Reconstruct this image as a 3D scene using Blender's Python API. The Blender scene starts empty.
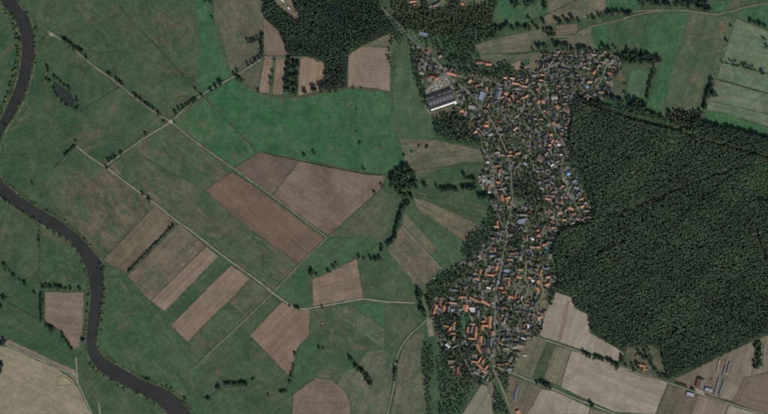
import bpy, math, random
import numpy as np
from mathutils import Vector

random.seed(7)
rng = np.random.default_rng(11)
sc = bpy.context.scene
col = sc.collection

# ------------------------------------------------------------------ camera, sky, sun, exposure
S = 3.0                                   # metres per map unit (survey grid, origin at 384,207)
def P(x, y, z=0.0):
    return ((x - 384.0) * S, (207.0 - y) * S, z)

HEIGHT = 6000.0
cd = bpy.data.cameras.new('aerial_camera')
cam = bpy.data.objects.new('aerial_camera', cd)
col.objects.link(cam)
cam.location = (0, 0, HEIGHT)
cam.rotation_euler = (0, 0, 0)
cd.sensor_width = 36.0
cd.lens = 36.0 * HEIGHT / (768 * S)
cd.clip_start = 50.0
cd.clip_end = 30000.0
sc.camera = cam

ELEV = math.radians(41)
sx, sy = 0.45, -0.89
n_ = math.hypot(sx, sy); sx /= n_; sy /= n_
sunvec = Vector((sx * math.cos(ELEV), sy * math.cos(ELEV), math.sin(ELEV)))
w = bpy.data.worlds.new('World'); sc.world = w; w.use_nodes = True
nt = w.node_tree
bg = nt.nodes['Background']
sky = nt.nodes.new('ShaderNodeTexSky')
sky.sky_type = 'NISHITA'; sky.sun_disc = False
sky.sun_elevation = ELEV
sky.sun_rotation = math.atan2(sx, sy)
nt.links.new(sky.outputs[0], bg.inputs[0])
bg.inputs[1].default_value = 0.12
sl = bpy.data.lights.new('sun', 'SUN'); sl.energy = 4.1; sl.angle = math.radians(0.6); sl.color = (1.0, 0.95, 0.87)
so = bpy.data.objects.new('sun', sl); col.objects.link(so)
so.rotation_euler = (-sunvec).to_track_quat('-Z', 'Y').to_euler()
so.location = sunvec * 3000
vs = sc.view_settings
vs.view_transform = 'Standard'; vs.look = 'None'; vs.exposure = 0.0; vs.gamma = 1.0
vs.use_curve_mapping = False
sc.cycles.pixel_filter_type = 'BLACKMAN_HARRIS'
sc.cycles.filter_width = 1.9
sc.cycles.max_bounces = 6

# ------------------------------------------------------------------ helpers
def mat_new(name):
    m = bpy.data.materials.new(name); m.use_nodes = True
    t = m.node_tree; t.nodes.clear()
    o = t.nodes.new('ShaderNodeOutputMaterial'); b = t.nodes.new('ShaderNodeBsdfPrincipled')
    b.inputs['Roughness'].default_value = 0.95
    b.inputs['Specular IOR Level'].default_value = 0.08
    t.links.new(b.outputs[0], o.inputs[0])
    return m, t, b

def N(t, typ, **kw):
    n = t.nodes.new(typ)
    for k, v in kw.items(): setattr(n, k, v)
    return n

def mixc(t, fac, a, b, mode='MIX'):
    n = N(t, 'ShaderNodeMix', data_type='RGBA', blend_type=mode)
    for s, v in ((n.inputs[0], fac), (n.inputs[6], a), (n.inputs[7], b)):
        if hasattr(v, 'links') or isinstance(v, bpy.types.NodeSocket): t.links.new(v, s)
        elif isinstance(v, tuple): s.default_value = (*v, 1) if len(v) == 3 else v
        else: s.default_value = v
    return n.outputs[2]

def ramp(t, val, lo, hi, a=0.0, b=1.0):
    n = N(t, 'ShaderNodeMapRange', interpolation_type='SMOOTHSTEP')
    t.links.new(val, n.inputs[0])
    n.inputs[1].default_value = lo; n.inputs[2].default_value = hi
    n.inputs[3].default_value = a; n.inputs[4].default_value = b
    return n.outputs[0]

def noise(t, vec, scale, detail=4.0, rough=0.55, dist=0.0):
    n = N(t, 'ShaderNodeTexNoise')
    t.links.new(vec, n.inputs['Vector'])
    n.inputs['Scale'].default_value = scale; n.inputs['Detail'].default_value = detail
    n.inputs['Roughness'].default_value = rough; n.inputs['Distortion'].default_value = dist
    return n.outputs['Fac']

def pos(t, ang=0.0, scale=(1, 1, 1), off=(0, 0, 0)):
    g = N(t, 'ShaderNodeNewGeometry'); m = N(t, 'ShaderNodeMapping'); src = g.outputs['Position']
    if ang:
        r_ = N(t, 'ShaderNodeMapping'); r_.inputs['Rotation'].default_value = (0, 0, ang)
        t.links.new(src, r_.inputs['Vector']); src = r_.outputs[0]
    m.inputs['Scale'].default_value = scale; m.inputs['Location'].default_value = off
    t.links.new(src, m.inputs['Vector'])
    return m.outputs[0]

_seed = [0]
def field_mat(name, c1, c2, c3=None, ang=0.0, patch=0.45, rows=0.35, fine=0.5, psize=90.0, rowgap=9.0, line=0.0, centre=None):
    """open land: c1/c2 broad variation, c3 worn patches, rows = drilled or mown streaks along ang (degrees)"""
    _seed[0] += 1
    def tune(c):
        if c is None: return None
        if c[1] > c[0] * 0.98: return (c[0] * 0.93, c[1] * 1.05, c[2] * 0.98)      # grass
        return (c[0] * 1.02, c[1] * 1.0, c[2] * 0.92)                                # soil and stubble
    soil = c1[1] <= c1[0] * 0.98
    c1, c2, c3 = tune(c1), tune(c2), tune(c3)
    off = (_seed[0] * 517.3 % 4000, _seed[0] * 231.7 % 3000, 0)
    m, t, b = mat_new(name)
    a = math.radians(ang)
    p = pos(t, 0, off=off)
    big = noise(t, p, 1.0 / psize, 5.0, 0.6, 0.4)
    c = mixc(t, ramp(t, big, 0.38, 0.62), c1, c2)
    if c3:
        pn = noise(t, pos(t, -a, (1 / 1.6, 1.0, 1.0), off=(off[1], off[0], 0)), 1.0 / (psize * 0.55), 7.0, 0.68, 0.8)
        pf = ramp(t, pn, 0.62 - 0.25 * patch, 0.74 - 0.12 * patch, 0, 0.85)
        if centre:        # worn ground that thins out away from its middle
            cx, cy, _ = P(centre[0], centre[1])
            vd = N(t, 'ShaderNodeVectorMath', operation='DISTANCE'); t.links.new(pos(t), vd.inputs[0]); vd.inputs[1].default_value = (cx, cy, 0)
            mu = N(t, 'ShaderNodeMath', operation='MULTIPLY'); t.links.new(pf, mu.inputs[0])
            t.links.new(ramp(t, vd.outputs['Value'], centre[2] * S * 0.5, centre[2] * S, 1.0, 0.0), mu.inputs[1]); pf = mu.outputs[0]
        c = mixc(t, pf, c, c3)
    st = noise(t, pos(t, -a, (0.006, 1.0 / rowgap, 1.0), off=off), 1.0, 3.0, 0.6)
    c = mixc(t, rows * (0.8 if soil else 0.55), c, mixc(t, ramp(t, st, 0.3, 0.7), (0.55, 0.55, 0.55), (1.45, 1.42, 1.4)), 'MULTIPLY')
    if line > 0:
        wv = N(t, 'ShaderNodeTexWave', wave_type='BANDS', bands_direction='Y')
        t.links.new(pos(t, -a, off=off), wv.inputs['Vector'])
        wv.inputs['Scale'].default_value = 0.314 / 18.0; wv.inputs['Distortion'].default_value = 0.3
        c = mixc(t, ramp(t, wv.outputs['Fac'], 0.86, 0.99, 0, line), c, (c2[0] * 1.25, c2[1] * 1.2, c2[2] * 1.2))
    md = noise(t, pos(t, 0, off=(off[1], -off[0], 0)), 1 / 42.0, 6.0, 0.65, 1.2)
    c = mixc(t, 0.42 if soil else 0.8, c, mixc(t, ramp(t, md, 0.3, 0.7), (0.74, 0.76, 0.76), (1.26, 1.22, 1.2)), 'MULTIPLY')
    f1 = noise(t, p, 1 / 9.0, 6.0, 0.7)
    c = mixc(t, fine, c, mixc(t, ramp(t, f1, 0.28, 0.72), (0.62, 0.62, 0.62), (1.38, 1.38, 1.38)), 'MULTIPLY')
    t.links.new(c, b.inputs['Base Color'])
    return m

def plain(name, c, var=0.25, rough=0.9, spec=0.1, metallic=0.0, scale=0.4):
    m, t, b = mat_new(name)
    b.inputs['Roughness'].default_value = rough; b.inputs['Specular IOR Level'].default_value = spec
    b.inputs['Metallic'].default_value = metallic
    oi = N(t, 'ShaderNodeObjectInfo')
    k = mixc(t, oi.outputs['Random'], tuple(1 - var for _ in range(3)), tuple(1 + var for _ in range(3)))
    n1 = noise(t, pos(t), scale, 5.0, 0.6)
    k2 = mixc(t, ramp(t, n1, 0.3, 0.7), (0.8, 0.8, 0.8), (1.2, 1.2, 1.2))
    t.links.new(mixc(t, 1.0, mixc(t, 1.0, c, k, 'MULTIPLY'), k2, 'MULTIPLY'), b.inputs['Base Color'])
    return m

def obj(name, me, parent=None, label=None, cat=None, group=None, kind=None):
    o = bpy.data.objects.new(name, me); col.objects.link(o)
    if parent: o.parent = parent
    if label: o['label'] = label
    if cat: o['category'] = cat
    if group: o['group'] = group
    if kind: o['kind'] = kind
    return o

def mesh(name, v, f, mats=(), smooth=False):
    me = bpy.data.meshes.new(name); me.from_pydata([tuple(map(float, q)) for q in v], [], f)
    for m in mats: me.materials.append(m)
    if smooth: me.polygons.foreach_set('use_smooth', [True] * len(me.polygons))
    me.update()
    return me

def smooth_line(pts, step=4.0):
    p = [np.array(q, float) for q in pts]
    p = [2 * p[0] - p[1]] + p + [2 * p[-1] - p[-2]]
    out = []
    for i in range(1, len(p) - 2):
        d = np.linalg.norm(p[i + 1] - p[i]); k = max(1, int(d / step))
        for j in range(k):
            u = j / k
            a, b_, c, e = p[i - 1], p[i], p[i + 1], p[i + 2]
            out.append(0.5 * ((2 * b_) + (-a + c) * u + (2 * a - 5 * b_ + 4 * c - e) * u * u + (-a + 3 * b_ - 3 * c + e) * u ** 3))
    out.append(p[-2])
    return np.array(out)

def inside(poly, x, y):
    x = np.atleast_1d(np.asarray(x, float)); y = np.atleast_1d(np.asarray(y, float))
    r = np.zeros(x.shape, bool); n = len(poly); j = n - 1
    for i in range(n):
        xi, yi = poly[i]; xj, yj = poly[j]
        if yi != yj:
            r ^= ((yi > y) != (yj > y)) & (x < (xj - xi) * (y - yi) / (yj - yi) + xi)
        j = i
    return r

def line_dist(line, x, y):
    x = np.atleast_1d(np.asarray(x, float)); y = np.atleast_1d(np.asarray(y, float))
    d = np.full(x.shape, 1e9)
    for (x0, y0), (x1, y1) in zip(line[:-1], line[1:]):
        dx, dy = x1 - x0, y1 - y0; L = dx * dx + dy * dy + 1e-9
        u = np.clip(((x - x0) * dx + (y - y0) * dy) / L, 0, 1)
        d = np.minimum(d, np.hypot(x - x0 - u * dx, y - y0 - u * dy))
    return d

def ragged(poly, step=2.2, amp=0.28):
    out = []
    n = len(poly)
    for i in range(n):
        a = np.array(poly[i], float); b_ = np.array(poly[(i + 1) % n], float)
        L = np.linalg.norm(b_ - a); k = max(1, int(L / step)); nn = np.array([-(b_ - a)[1], (b_ - a)[0]]) / max(L, 1e-6)
        for j in range(k):
            q = a + (b_ - a) * j / k
            if j: q = q + nn * random.gauss(0, amp)
            out.append(q)
    return out

_z = [0.02]
def sheet(name, poly, m, amp=0.28, kind='structure', z=None):
    if z is None:
        _z[0] += 0.006; z = _z[0]
    pts = ragged(poly, amp=amp)
    me = mesh(name, [P(q[0], q[1], z) for q in pts], [list(range(len(pts)))], [m])
    if me.polygons[0].normal.z < 0: me.flip_normals()
    return obj(name, me, kind=kind)

def ribbon(name, line, width, m, z, jit=0.12, sm=True, parent=None):
    L = smooth_line(line, 3.0) if sm else np.array(line, float)
    v, f = [], []
    for i in range(len(L)):
        a = L[max(0, i - 1)]; b_ = L[min(len(L) - 1, i + 1)]
        t_ = b_ - a; t_ /= max(np.linalg.norm(t_), 1e-6); nn = np.array([-t_[1], t_[0]])
        wl = width / 2 * (1 + random.gauss(0, jit)); wr = width / 2 * (1 + random.gauss(0, jit))
        v += [P(*(L[i] + nn * wl), z), P(*(L[i] - nn * wr), z)]
        if i: f.append((2 * i - 2, 2 * i - 1, 2 * i + 1, 2 * i))
    me = mesh(name, v, f, [m])
    if me.polygons[0].normal.z < 0: me.flip_normals()
    return obj(name, me, parent, kind='structure' if parent is None else None)

# ------------------------------------------------------------------ land colours
G1a, G1b = (0.036, 0.082, 0.040), (0.050, 0.092, 0.047)
G2a, G2b = (0.044, 0.066, 0.037), (0.060, 0.076, 0.046)
G3a, G3b = (0.062, 0.072, 0.046), (0.083, 0.083, 0.056)
Ta, Tb = (0.088, 0.088, 0.060), (0.112, 0.103, 0.073)
B1a, B1b = (0.110, 0.082, 0.062), (0.135, 0.102, 0.078)
B2a, B2b = (0.145, 0.110, 0.084), (0.175, 0.135, 0.104)
B3a, B3b = (0.20, 0.174, 0.145), (0.235, 0.205, 0.175)
WORN = (0.115, 0.090, 0.064)
WORNG = (0.09, 0.084, 0.055)

# ------------------------------------------------------------------ ground sheet
gm = field_mat('meadow_ground', (0.036, 0.064, 0.035), (0.056, 0.074, 0.045), WORNG, ang=40, patch=0.4, rows=0.25, psize=170)
R_ = 6000.0
g = obj('ground', mesh('ground', [(-R_, -R_, 0), (R_, -R_, 0), (R_, R_, 0), (-R_, R_, 0)], [(0, 1, 2, 3)], [gm]), kind='structure')

# ------------------------------------------------------------------ fields (name, type, angle, polygon, overrides)
TYPES = {
    'G1': dict(c1=G1a, c2=G1b, c3=(0.07, 0.078, 0.05), patch=0.25, rows=0.25, psize=70),
    'G2': dict(c1=G2a, c2=G2b, c3=WORNG, patch=0.4, rows=0.3, psize=80),
    'G3': dict(c1=G3a, c2=G3b, c3=WORN, patch=0.45, rows=0.4, psize=70),
    'T': dict(c1=Ta, c2=Tb, c3=(0.13, 0.106, 0.078), patch=0.4, rows=0.4, psize=70),
    'B1': dict(c1=B1a, c2=B1b, rows=0.28, psize=110, fine=0.3),
    'B2': dict(c1=B2a, c2=B2b, rows=0.35, psize=90, fine=0.3),
    'B3': dict(c1=B3a, c2=B3b, rows=0.42, psize=80, fine=0.3),
}
FIELDS = [
 ('meadow', 'G2', -45, [(62,0),(194,0),(200,40),(196,80),(206,97),(171,120),(120,86),(82,56),(50,30),(56,8)], dict(c3=(0.082,0.074,0.052), patch=0.5, psize=130)),
 ('meadow', 'T', -50, [(146,4),(186,2),(195,30),(180,58),(166,62),(150,38)], dict(c1=G2a, c2=G2b, c3=(0.10,0.085,0.066), patch=0.8, centre=(170,30,30))),
 ('meadow', 'G1', -70, [(194,0),(209,0),(215,22),(223,52),(228,70),(235,76.5),(206,97.5),(196,80),(201,40)], {}),
 ('pasture', 'T', -60, [(213,0),(264,0),(263.5,57),(238,74),(231,72),(222,40),(215,18)], dict(c1=(0.074,0.081,0.054), c2=(0.094,0.089,0.064))),
 ('pasture', 'G3', 70, [(262.5,59),(260,92.5),(242,82),(235.5,77)], {}),
 ('ploughed_field', 'B1', 80, [(265,18),(278.5,31.5),(283,38),(288.5,56),(264.5,56)], dict(c1=(0.125,0.094,0.078), c2=(0.15,0.118,0.098))),
 ('ploughed_field', 'B2', 77, [(264,58.4),(273,58.4),(269,93),(258.7,93)], {}),
 ('ploughed_field', 'B2', 77, [(276,58.4),(286,58.4),(282.5,95),(272,95)], {}),
 ('ploughed_field', 'B2', 80, [(300,57.8),(313,58),(317,61.5),(326,62),(324.6,90),(298,96)], dict(c1=(0.16,0.115,0.085), c2=(0.20,0.152,0.115))),
 ('ploughed_field', 'B2', -5, [(348.5,56),(352,50),(362,46.5),(384,47.5),(391.5,49),(390,92),(375,88.5),(347.5,87)], dict(c1=(0.16,0.125,0.10), c2=(0.18,0.145,0.118), rows=0.2)),
 ('pasture', 'T', 20, [(362,46),(384,36),(395,34),(393,48.5)], {}),
 ('meadow', 'G1', -60, [(171.5,121.5),(206,99.5),(240,134),(258,151),(234,167),(206,147)], dict(c3=WORNG, patch=0.5)),
 ('meadow', 'G1', 0, [(207,98),(235,78),(250,90),(280,98.5),(305,97.5),(345,89),(391,93),(393,112),(398,138),(404,160),(385,175),(330,163),(260,151.5),(241,134)], dict(c1=(0.032,0.084,0.038), c2=(0.046,0.09,0.046), patch=0.32, psize=60)),
 ('meadow', 'G1', 85, [(357,91),(391,93),(393,112),(398,138),(404,160),(386,174),(364,170),(357,130)], dict(patch=0.35)),
 ('meadow', 'G1', -80, [(396.5,60),(408,41),(414,47),(416,60),(419,78),(424,96),(431,112),(433,138),(398,138),(394,112),(393,92)], dict(c1=(0.048,0.078,0.044), c2=(0.06,0.086,0.05), patch=0.35)),
 ('ploughed_field', 'B1', 35, [(235,168.5),(259.7,152.5),(299,161),(272,195)], dict(c1=(0.098,0.076,0.066), c2=(0.115,0.09,0.076))),
 ('ploughed_field', 'B1', -35, [(299.5,161.2),(362,174),(385.5,175.7),(383,187),(328,236),(272.7,195.5)], dict(c1=(0.108,0.082,0.067), c2=(0.15,0.115,0.095))),
 ('ploughed_field', 'B1', -38, [(232,172),(205.5,190),(235,217),(272,244.7),(299,263),(325,239),(273.5,200.5)], dict(c1=(0.108,0.076,0.058), c2=(0.128,0.092,0.07))),
 ('pasture', 'G3', -60, [(76,148),(105,168.5),(155,204.5),(103,259),(88,240),(62,222),(42,207),(36,190),(57,168)], dict(c1=(0.042,0.064,0.037), c2=(0.06,0.073,0.046), c3=(0.118,0.092,0.068), patch=0.95, psize=75, centre=(106,203,62))),
 ('stubble_field', 'B3', 47, [(155,205),(177,222),(128,274),(103,261)], dict(c1=(0.098,0.086,0.06), c2=(0.125,0.104,0.076), c3=(0.07,0.078,0.05), patch=0.3)),
 ('meadow', 'G3', -35, [(128.5,150.5),(171,122),(206,147.5),(234,169),(205,190),(192,183),(150,160)], dict(c1=(0.05,0.07,0.042), c2=(0.07,0.08,0.05))),
 ('meadow', 'G3', -35, [(108,169),(128,151),(192,184),(206,192),(272,246),(298,264),(272,291),(222,254),(178,221)], dict(c1=(0.048,0.068,0.04), c2=(0.075,0.078,0.052), c3=(0.11,0.09,0.066), patch=0.55)),
 ('stubble_field', 'T', 47, [(179,224),(206,246),(150,301.5),(128,276)], dict(c1=(0.082,0.082,0.055), c2=(0.118,0.098,0.074), c3=(0.138,0.11,0.086))),
 ('ploughed_field', 'B2', 45, [(206.5,246.5),(219,256.5),(165,311.5),(150.5,301)], dict(c1=(0.15,0.118,0.094))),
 ('meadow', 'G2', 45, [(219.5,257),(230.5,264.5),(176,322),(165.5,312)], dict(patch=0.15)),
 ('ploughed_field', 'B2', 45, [(231,265),(250.5,278.5),(188,342),(170.5,326)], dict(c1=(0.145,0.108,0.082))),
 ('pasture', 'G3', 45, [(251,279),(271,292.5),(246,317),(230,301)], {}),
 ('meadow', 'G2', 45, [(229,302),(246,318),(213,350),(196,362),(188,343)], dict(patch=0.6)),
 ('meadow', 'G2', 45, [(273.5,293.5),(281,300.5),(249,334),(239.5,326)], dict(patch=0.15)),
 ('meadow', 'G2', 30, [(239,327),(248.5,335),(289,377),(284,390),(250,377),(224,381),(205,400),(196,365),(214,350)], dict(c3=WORNG, patch=0.5)),
 ('ploughed_field', 'B2', 45, [(282,302),(300,309.5),(310,309),(309,336),(300,345),(296,352),(293,368),(289,376),(249.5,335)], dict(c1=(0.142,0.105,0.08), c2=(0.168,0.125,0.096))),
 ('meadow', 'G1', 30, [(300,265),(328,239),(356,237),(376,241),(381,244),(378,257),(357,257),(336,269),(312,278),(312,306),(300,308),(273.5,292)], dict(c1=(0.042,0.076,0.04), c2=(0.056,0.082,0.048), patch=0.35)),
 ('ploughed_field', 'B2', 15, [(312,279.5),(321,276),(356.5,259),(359,270),(363.3,298),(340,302),(313,306.5)], {}),
 ('pasture', 'G3', 40, [(328,236.5),(383,189),(396,200),(392,215),(384,240),(360,237)], dict(c3=(0.10,0.09,0.064))),
 ('meadow', 'G2', 0, [(357.5,258.5),(386,256),(397,268),(414,290),(415,302),(384,300),(364,298),(360,270)], {}),
 ('meadow', 'G2', -35, [(310,310),(330,306.5),(350,304),(384,329),(384,345),(366,350),(345,353),(320,348),(310,337)], dict(c3=WORN, patch=0.6)),
 ('pasture', 'T', -40, [(331,309),(349,305),(384,329.5),(392,340),(388,352),(372,340),(352,326)], dict(c1=(0.07,0.082,0.052), c2=(0.088,0.092,0.062))),
 ('meadow', 'G1', -35, [(353,304),(384,303),(386,328),(366,314)], {}),
 ('meadow', 'G1', 40, [(297,348),(309,337),(320,348),(345,353),(356,366),(343,373),(335,378.5),(316,376.5),(293,393),(290,386),(296,360)], dict(c1=(0.038,0.072,0.038), c2=(0.055,0.078,0.044))),
 ('pasture', 'T', 70, [(344,372),(357,366),(368,352),(390,348),(394,372),(386,414),(352,414),(349,395),(338,384)], dict(c1=(0.075,0.084,0.055), c2=(0.095,0.095,0.066))),
 ('pasture', 'G3', 0, [(317,372),(330,366),(343,370),(343,374),(335,379),(317,377)], {}),
 ('ploughed_field', 'B1', 0, [(293.5,394),(316,377.7),(331,380),(339,385),(346.5,393),(350,403),(351,414.5),(292,414.5)], dict(c1=(0.125,0.094,0.074), c2=(0.142,0.11,0.088))),
 ('meadow', 'G2', -40, [(384,304),(415,304.5),(424,318),(404,338),(394,358),(386,372),(384,345)], dict(c3=WORNG, patch=0.5)),
 ('pasture', 'T', 80, [(405.5,343),(424,326),(425,345),(424,370),(430,414),(391,414),(397,385),(398,364)], dict(c1=(0.08,0.085,0.056), c2=(0.10,0.096,0.068), c3=(0.06,0.078,0.045))),
 ('pasture', 'T', 8, [(399,138),(435,140),(480,150),(486,161),(462,162),(412,176),(407,166)], dict(c3=(0.06,0.075,0.045))),
 ('meadow', 'G2', 10, [(410,176),(461,163),(486,161),(488,180),(466,187),(420,189),(417,182)], dict(c1=(0.042,0.07,0.038))),
 ('meadow', 'G2', -15, [(417,192),(451,198),(494,206),(485,227),(456,213),(427,201)], {}),
 ('stubble_field', 'T', -30, [(426,201),(456,213.5),(482,227),(474,239),(464,241),(417,208),(414,198)], dict(c1=(0.09,0.088,0.06), c2=(0.125,0.11,0.078))),
 ('meadow', 'G1', -35, [(410,208),(464,241),(462,256),(452,268),(444,262),(436,250),(412,222)], dict(c1=(0.05,0.075,0.044), c2=(0.062,0.082,0.05))),
 ('pasture', 'T', -40, [(405,212),(412,222),(436,247),(433,254),(428,253),(402,225)], {}),
 ('pasture', 'T', -45, [(396,232),(402,227),(440,268),(426,288),(416,286),(404,274),(388,250)], dict(c1=(0.085,0.084,0.056), c2=(0.115,0.1,0.074), c3=(0.135,0.105,0.08), patch=0.55)),
 ('meadow', 'G2', -45, [(384,251),(388,251),(411,278),(416,296),(402,284),(384,262)], dict(c1=(0.038,0.068,0.036))),
 # north east
 ('pasture', 'T', 10, [(474,45),(500,38),(544,28),(550,37),(537,50),(507,53),(480,53)], {}),
 ('pasture', 'T', 10, [(478,54),(507,54.5),(545,51.5),(541,54),(530,58),(512,62),(500,67),(480,60)], dict(c1=(0.07,0.08,0.052), c2=(0.095,0.095,0.066))),
 ('meadow', 'G1', 30, [(492,0),(545,0),(548,12),(528,22),(500,25),(491,18)], dict(c2=(0.06,0.086,0.05))),
 ('pasture', 'T', 20, [(548,1),(577,-2),(605,-2),(606.5,11),(584,18),(552,24),(540,24),(548,13)], dict(c2=(0.12,0.11,0.078))),
 ('meadow', 'G1', 0, [(606,-2),(640,-2),(640,9),(607,11)], {}),
 ('stubble_field', 'T', 5, [(556,25),(577,24),(576.5,33),(562,36),(556,35)], dict(c1=(0.12,0.1,0.076))),
 ('meadow', 'G2', 20, [(577.5,24.5),(596,21),(590,27),(577,33.5)], {}),
 ('pasture', 'T', 20, [(560,40),(576,36),(590,27.5),(594,49),(561,46)], {}),
 ('meadow', 'G1', 85, [(591,27),(608.5,23),(609.5,47),(594.5,49)], {}),
 ('meadow', 'G2', 80, [(609,23),(648,15),(641,49),(620,48),(610,47)], dict(c1=(0.04,0.074,0.042))),
 ('meadow', 'G1', 72, [(648.5,15),(689,12),(675,64),(662,62),(640,52)], dict(c1=(0.042,0.076,0.042))),
 ('meadow', 'G3', 75, [(689.5,12),(708,14),(693,60),(680,112),(662,116),(676,62)], dict(c1=(0.06,0.078,0.05), c2=(0.08,0.087,0.058), c3=(0.098,0.088,0.064), patch=0.35)),
 ('meadow', 'G3', 75, [(708.5,14),(736,18),(717,78),(704,111),(680.5,112),(693.5,60)], dict(c1=(0.055,0.075,0.045), c2=(0.075,0.084,0.052))),
 ('meadow', 'G1', 75, [(661,62.5),(675,64.5),(660,115),(646,109)], {}),
 ('meadow', 'G1', 80, [(631,68),(648,71),(646,98),(626,97)], dict(c1=(0.055,0.085,0.05), c2=(0.065,0.095,0.058))),
 ('pasture', 'G3', 80, [(611,82),(624.5,81),(624,97),(609,94)], {}),
 ('orchard_meadow', 'G3', 80, [(616,66),(630,67.5),(625,80.5),(613,81)], dict(c2=(0.085,0.08,0.045))),
 ('stubble_field', 'T', -14, [(736,19),(769,31),(769,73),(722,61.5)], dict(c1=(0.094,0.118,0.074), c2=(0.115,0.132,0.088))),
 ('stubble_field', 'T', -14, [(722,62.5),(769,74.5),(769,93),(716,78.5)], dict(c1=(0.09,0.114,0.072), c2=(0.11,0.128,0.085))),
 ('stubble_field', 'T', -14, [(716,79.8),(769,94.5),(769,127),(722,112.5),(706,110)], dict(c1=(0.094,0.118,0.074), c2=(0.115,0.132,0.088))),
 ('meadow', 'G1', -15, [(705,111),(723,113),(769,128),(769,136),(703,122)], dict(c1=(0.04,0.092,0.04), c2=(0.05,0.10,0.045))),
 ('meadow', 'G1', 10, [(737,17),(744,8),(769,3),(769,30)], dict(c1=(0.032,0.07,0.036))),
 ('meadow', 'G1', 10, [(707,12),(712,2),(728,0),(725,10)], {}),
 ('clearing', 'T', -45, [(272,0),(289,0),(294,10),(300,17),(297,20),(290,15),(282,8)], dict(c2=(0.15,0.135,0.1))),
 # south east
 ('stubble_field', 'B3', 70, [(556,292),(573,298),(575,308),(589,315),(590,333),(610,344),(624,353),(621,362),(585,351),(540,336),(545,313)], dict(rows=0.25)),
 ('harrowed_strip', 'B2', 75, [(567,300),(570,301),(561,343),(557,341.5)], dict(c1=(0.16,0.126,0.1))),
 ('meadow', 'G2', 70, [(547,342),(555,345),(543,379),(532,378)], dict(c1=(0.047,0.055,0.034), c2=(0.055,0.062,0.039), patch=0.05)),
 ('pasture', 'T', 65, [(536,338),(546.5,342),(531.5,378),(509,371),(519,352),(527,341)], dict(c3=(0.11,0.1,0.07))),
 ('stubble_field', 'T', 68, [(555.5,345.5),(571,350.5),(561,386),(549,382),(544,377)], dict(c1=(0.115,0.112,0.08), c2=(0.135,0.125,0.093))),
 ('stubble_field', 'B3', -20, [(571.5,350.5),(585,353),(626,368.5),(668,382.5),(655,414.5),(614,412),(561,387.5),(563,375)], dict(c1=(0.195,0.168,0.14), rows=0.3)),
 ('stubble_field', 'B3', 68, [(541.5,388.5),(556,391.5),(590,407.5),(588,414.5),(527,414.5),(534,402)], dict(c1=(0.19,0.162,0.136), rows=0.25)),
 ('pasture', 'T', 70, [(509,376),(532,383.5),(541,388),(527,414.5),(513,414.5),(505,392)], dict(c1=(0.095,0.09,0.064), c2=(0.118,0.1,0.078))),
 ('stubble_field', 'T', -20, [(590.5,408),(612,414.5),(588.5,414.5)], dict(c1=(0.15,0.135,0.1))),
 ('pasture', 'T', 70, [(669,384),(698,394),(691,414.5),(656,414.5)], dict(c1=(0.08,0.073,0.052), c2=(0.098,0.088,0.062))),
 ('ploughed_field', 'B2', 70, [(698.5,394.5),(729,404.5),(724,414.5),(691.5,414.5)], dict(c1=(0.15,0.118,0.098), c2=(0.165,0.136,0.112))),
 ('stubble_field', 'B3', 20, [(729.5,405),(761,414.5),(724.5,414.5)], dict(c1=(0.16,0.132,0.108))),
 ('yard_ground', 'B2', 60, [(672,381),(718,357),(727,353),(734,356),(719,398),(698,391.5)], dict(c1=(0.115,0.094,0.072), c2=(0.14,0.118,0.092), c3=(0.09,0.09,0.06), patch=0.4)),
 ('stubble_field', 'B3', 70, [(728,352),(745,345),(756,340),(752,375),(738,402),(719.5,398)], dict(c1=(0.14,0.118,0.096), c2=(0.165,0.142,0.12))),
 ('pasture', 'T', 75, [(757,340),(769,334.5),(769,371.5),(745,377),(752,374)], dict(c1=(0.13,0.115,0.09), c2=(0.15,0.13,0.1))),
 ('ploughed_field', 'B1', -15, [(744,377.5),(769,372),(769,416),(764,414),(733,402)], dict(c1=(0.115,0.088,0.07), c2=(0.135,0.106,0.086))),
 ('stubble_field', 'B3', 60, [(481.5,384),(487,386),(492,400),(493,414.5),(462,414.5),(469,403)], dict(c1=(0.15,0.138,0.112), c2=(0.17,0.152,0.126))),
 ('pasture', 'B2', 70, [(490,378),(497,396),(494,406),(488,386)], dict(c1=(0.13,0.105,0.085))),
 ('yard_ground', 'B3', 80, [(426,319),(431,318.5),(434.5,336),(429,337)], dict(c1=(0.14,0.125,0.1))),
 # south west
 ('stubble_field', 'B3', -25, [(-2,343),(11,348),(40,361.5),(58,368.5),(72,379),(78,387),(91,414.5),(-2,414.5)], dict(c1=(0.182,0.16,0.115), c2=(0.21,0.185,0.135), c3=(0.165,0.16,0.108), patch=0.3, rows=0.25)),
 ('stubble_field', 'B3', 20, [(57,376.5),(63,375.5),(75,384.5),(57,385.5)], dict(c1=(0.225,0.19,0.13), c2=(0.24,0.2,0.14))),
 ('ploughed_field', 'B2', -5, [(45,292),(84,292.5),(83,326),(80.5,338),(80,346),(73.5,350),(63,333),(53,325),(45,321)], dict(c1=(0.135,0.105,0.082), c2=(0.16,0.126,0.1))),
 ('meadow', 'G2', -45, [(41,226),(58,234),(72,246),(81,259),(87,275),(88,290),(42,286)], dict(c1=(0.04,0.066,0.036), c2=(0.052,0.076,0.042))),
 ('meadow', 'G2', 45, [(-2,198),(14,208),(40,226),(41,286),(28,276),(-2,262)], dict(c2=(0.055,0.07,0.042))),
 ('dike_meadow', 'G1', -25, [(-2,323),(30,335),(62,351),(76,358),(75.5,370),(50,358.5),(25,346.5),(-2,335)], dict(c1=(0.034,0.062,0.032), c2=(0.044,0.072,0.038))),
 ('dike_verge', 'B3', -25, [(-2,335.5),(25,347),(50,359),(75.5,370.5),(77.5,381),(70,375),(45,361.5),(-2,342)], dict(c1=(0.155,0.128,0.098), c2=(0.18,0.15,0.118))),
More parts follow.
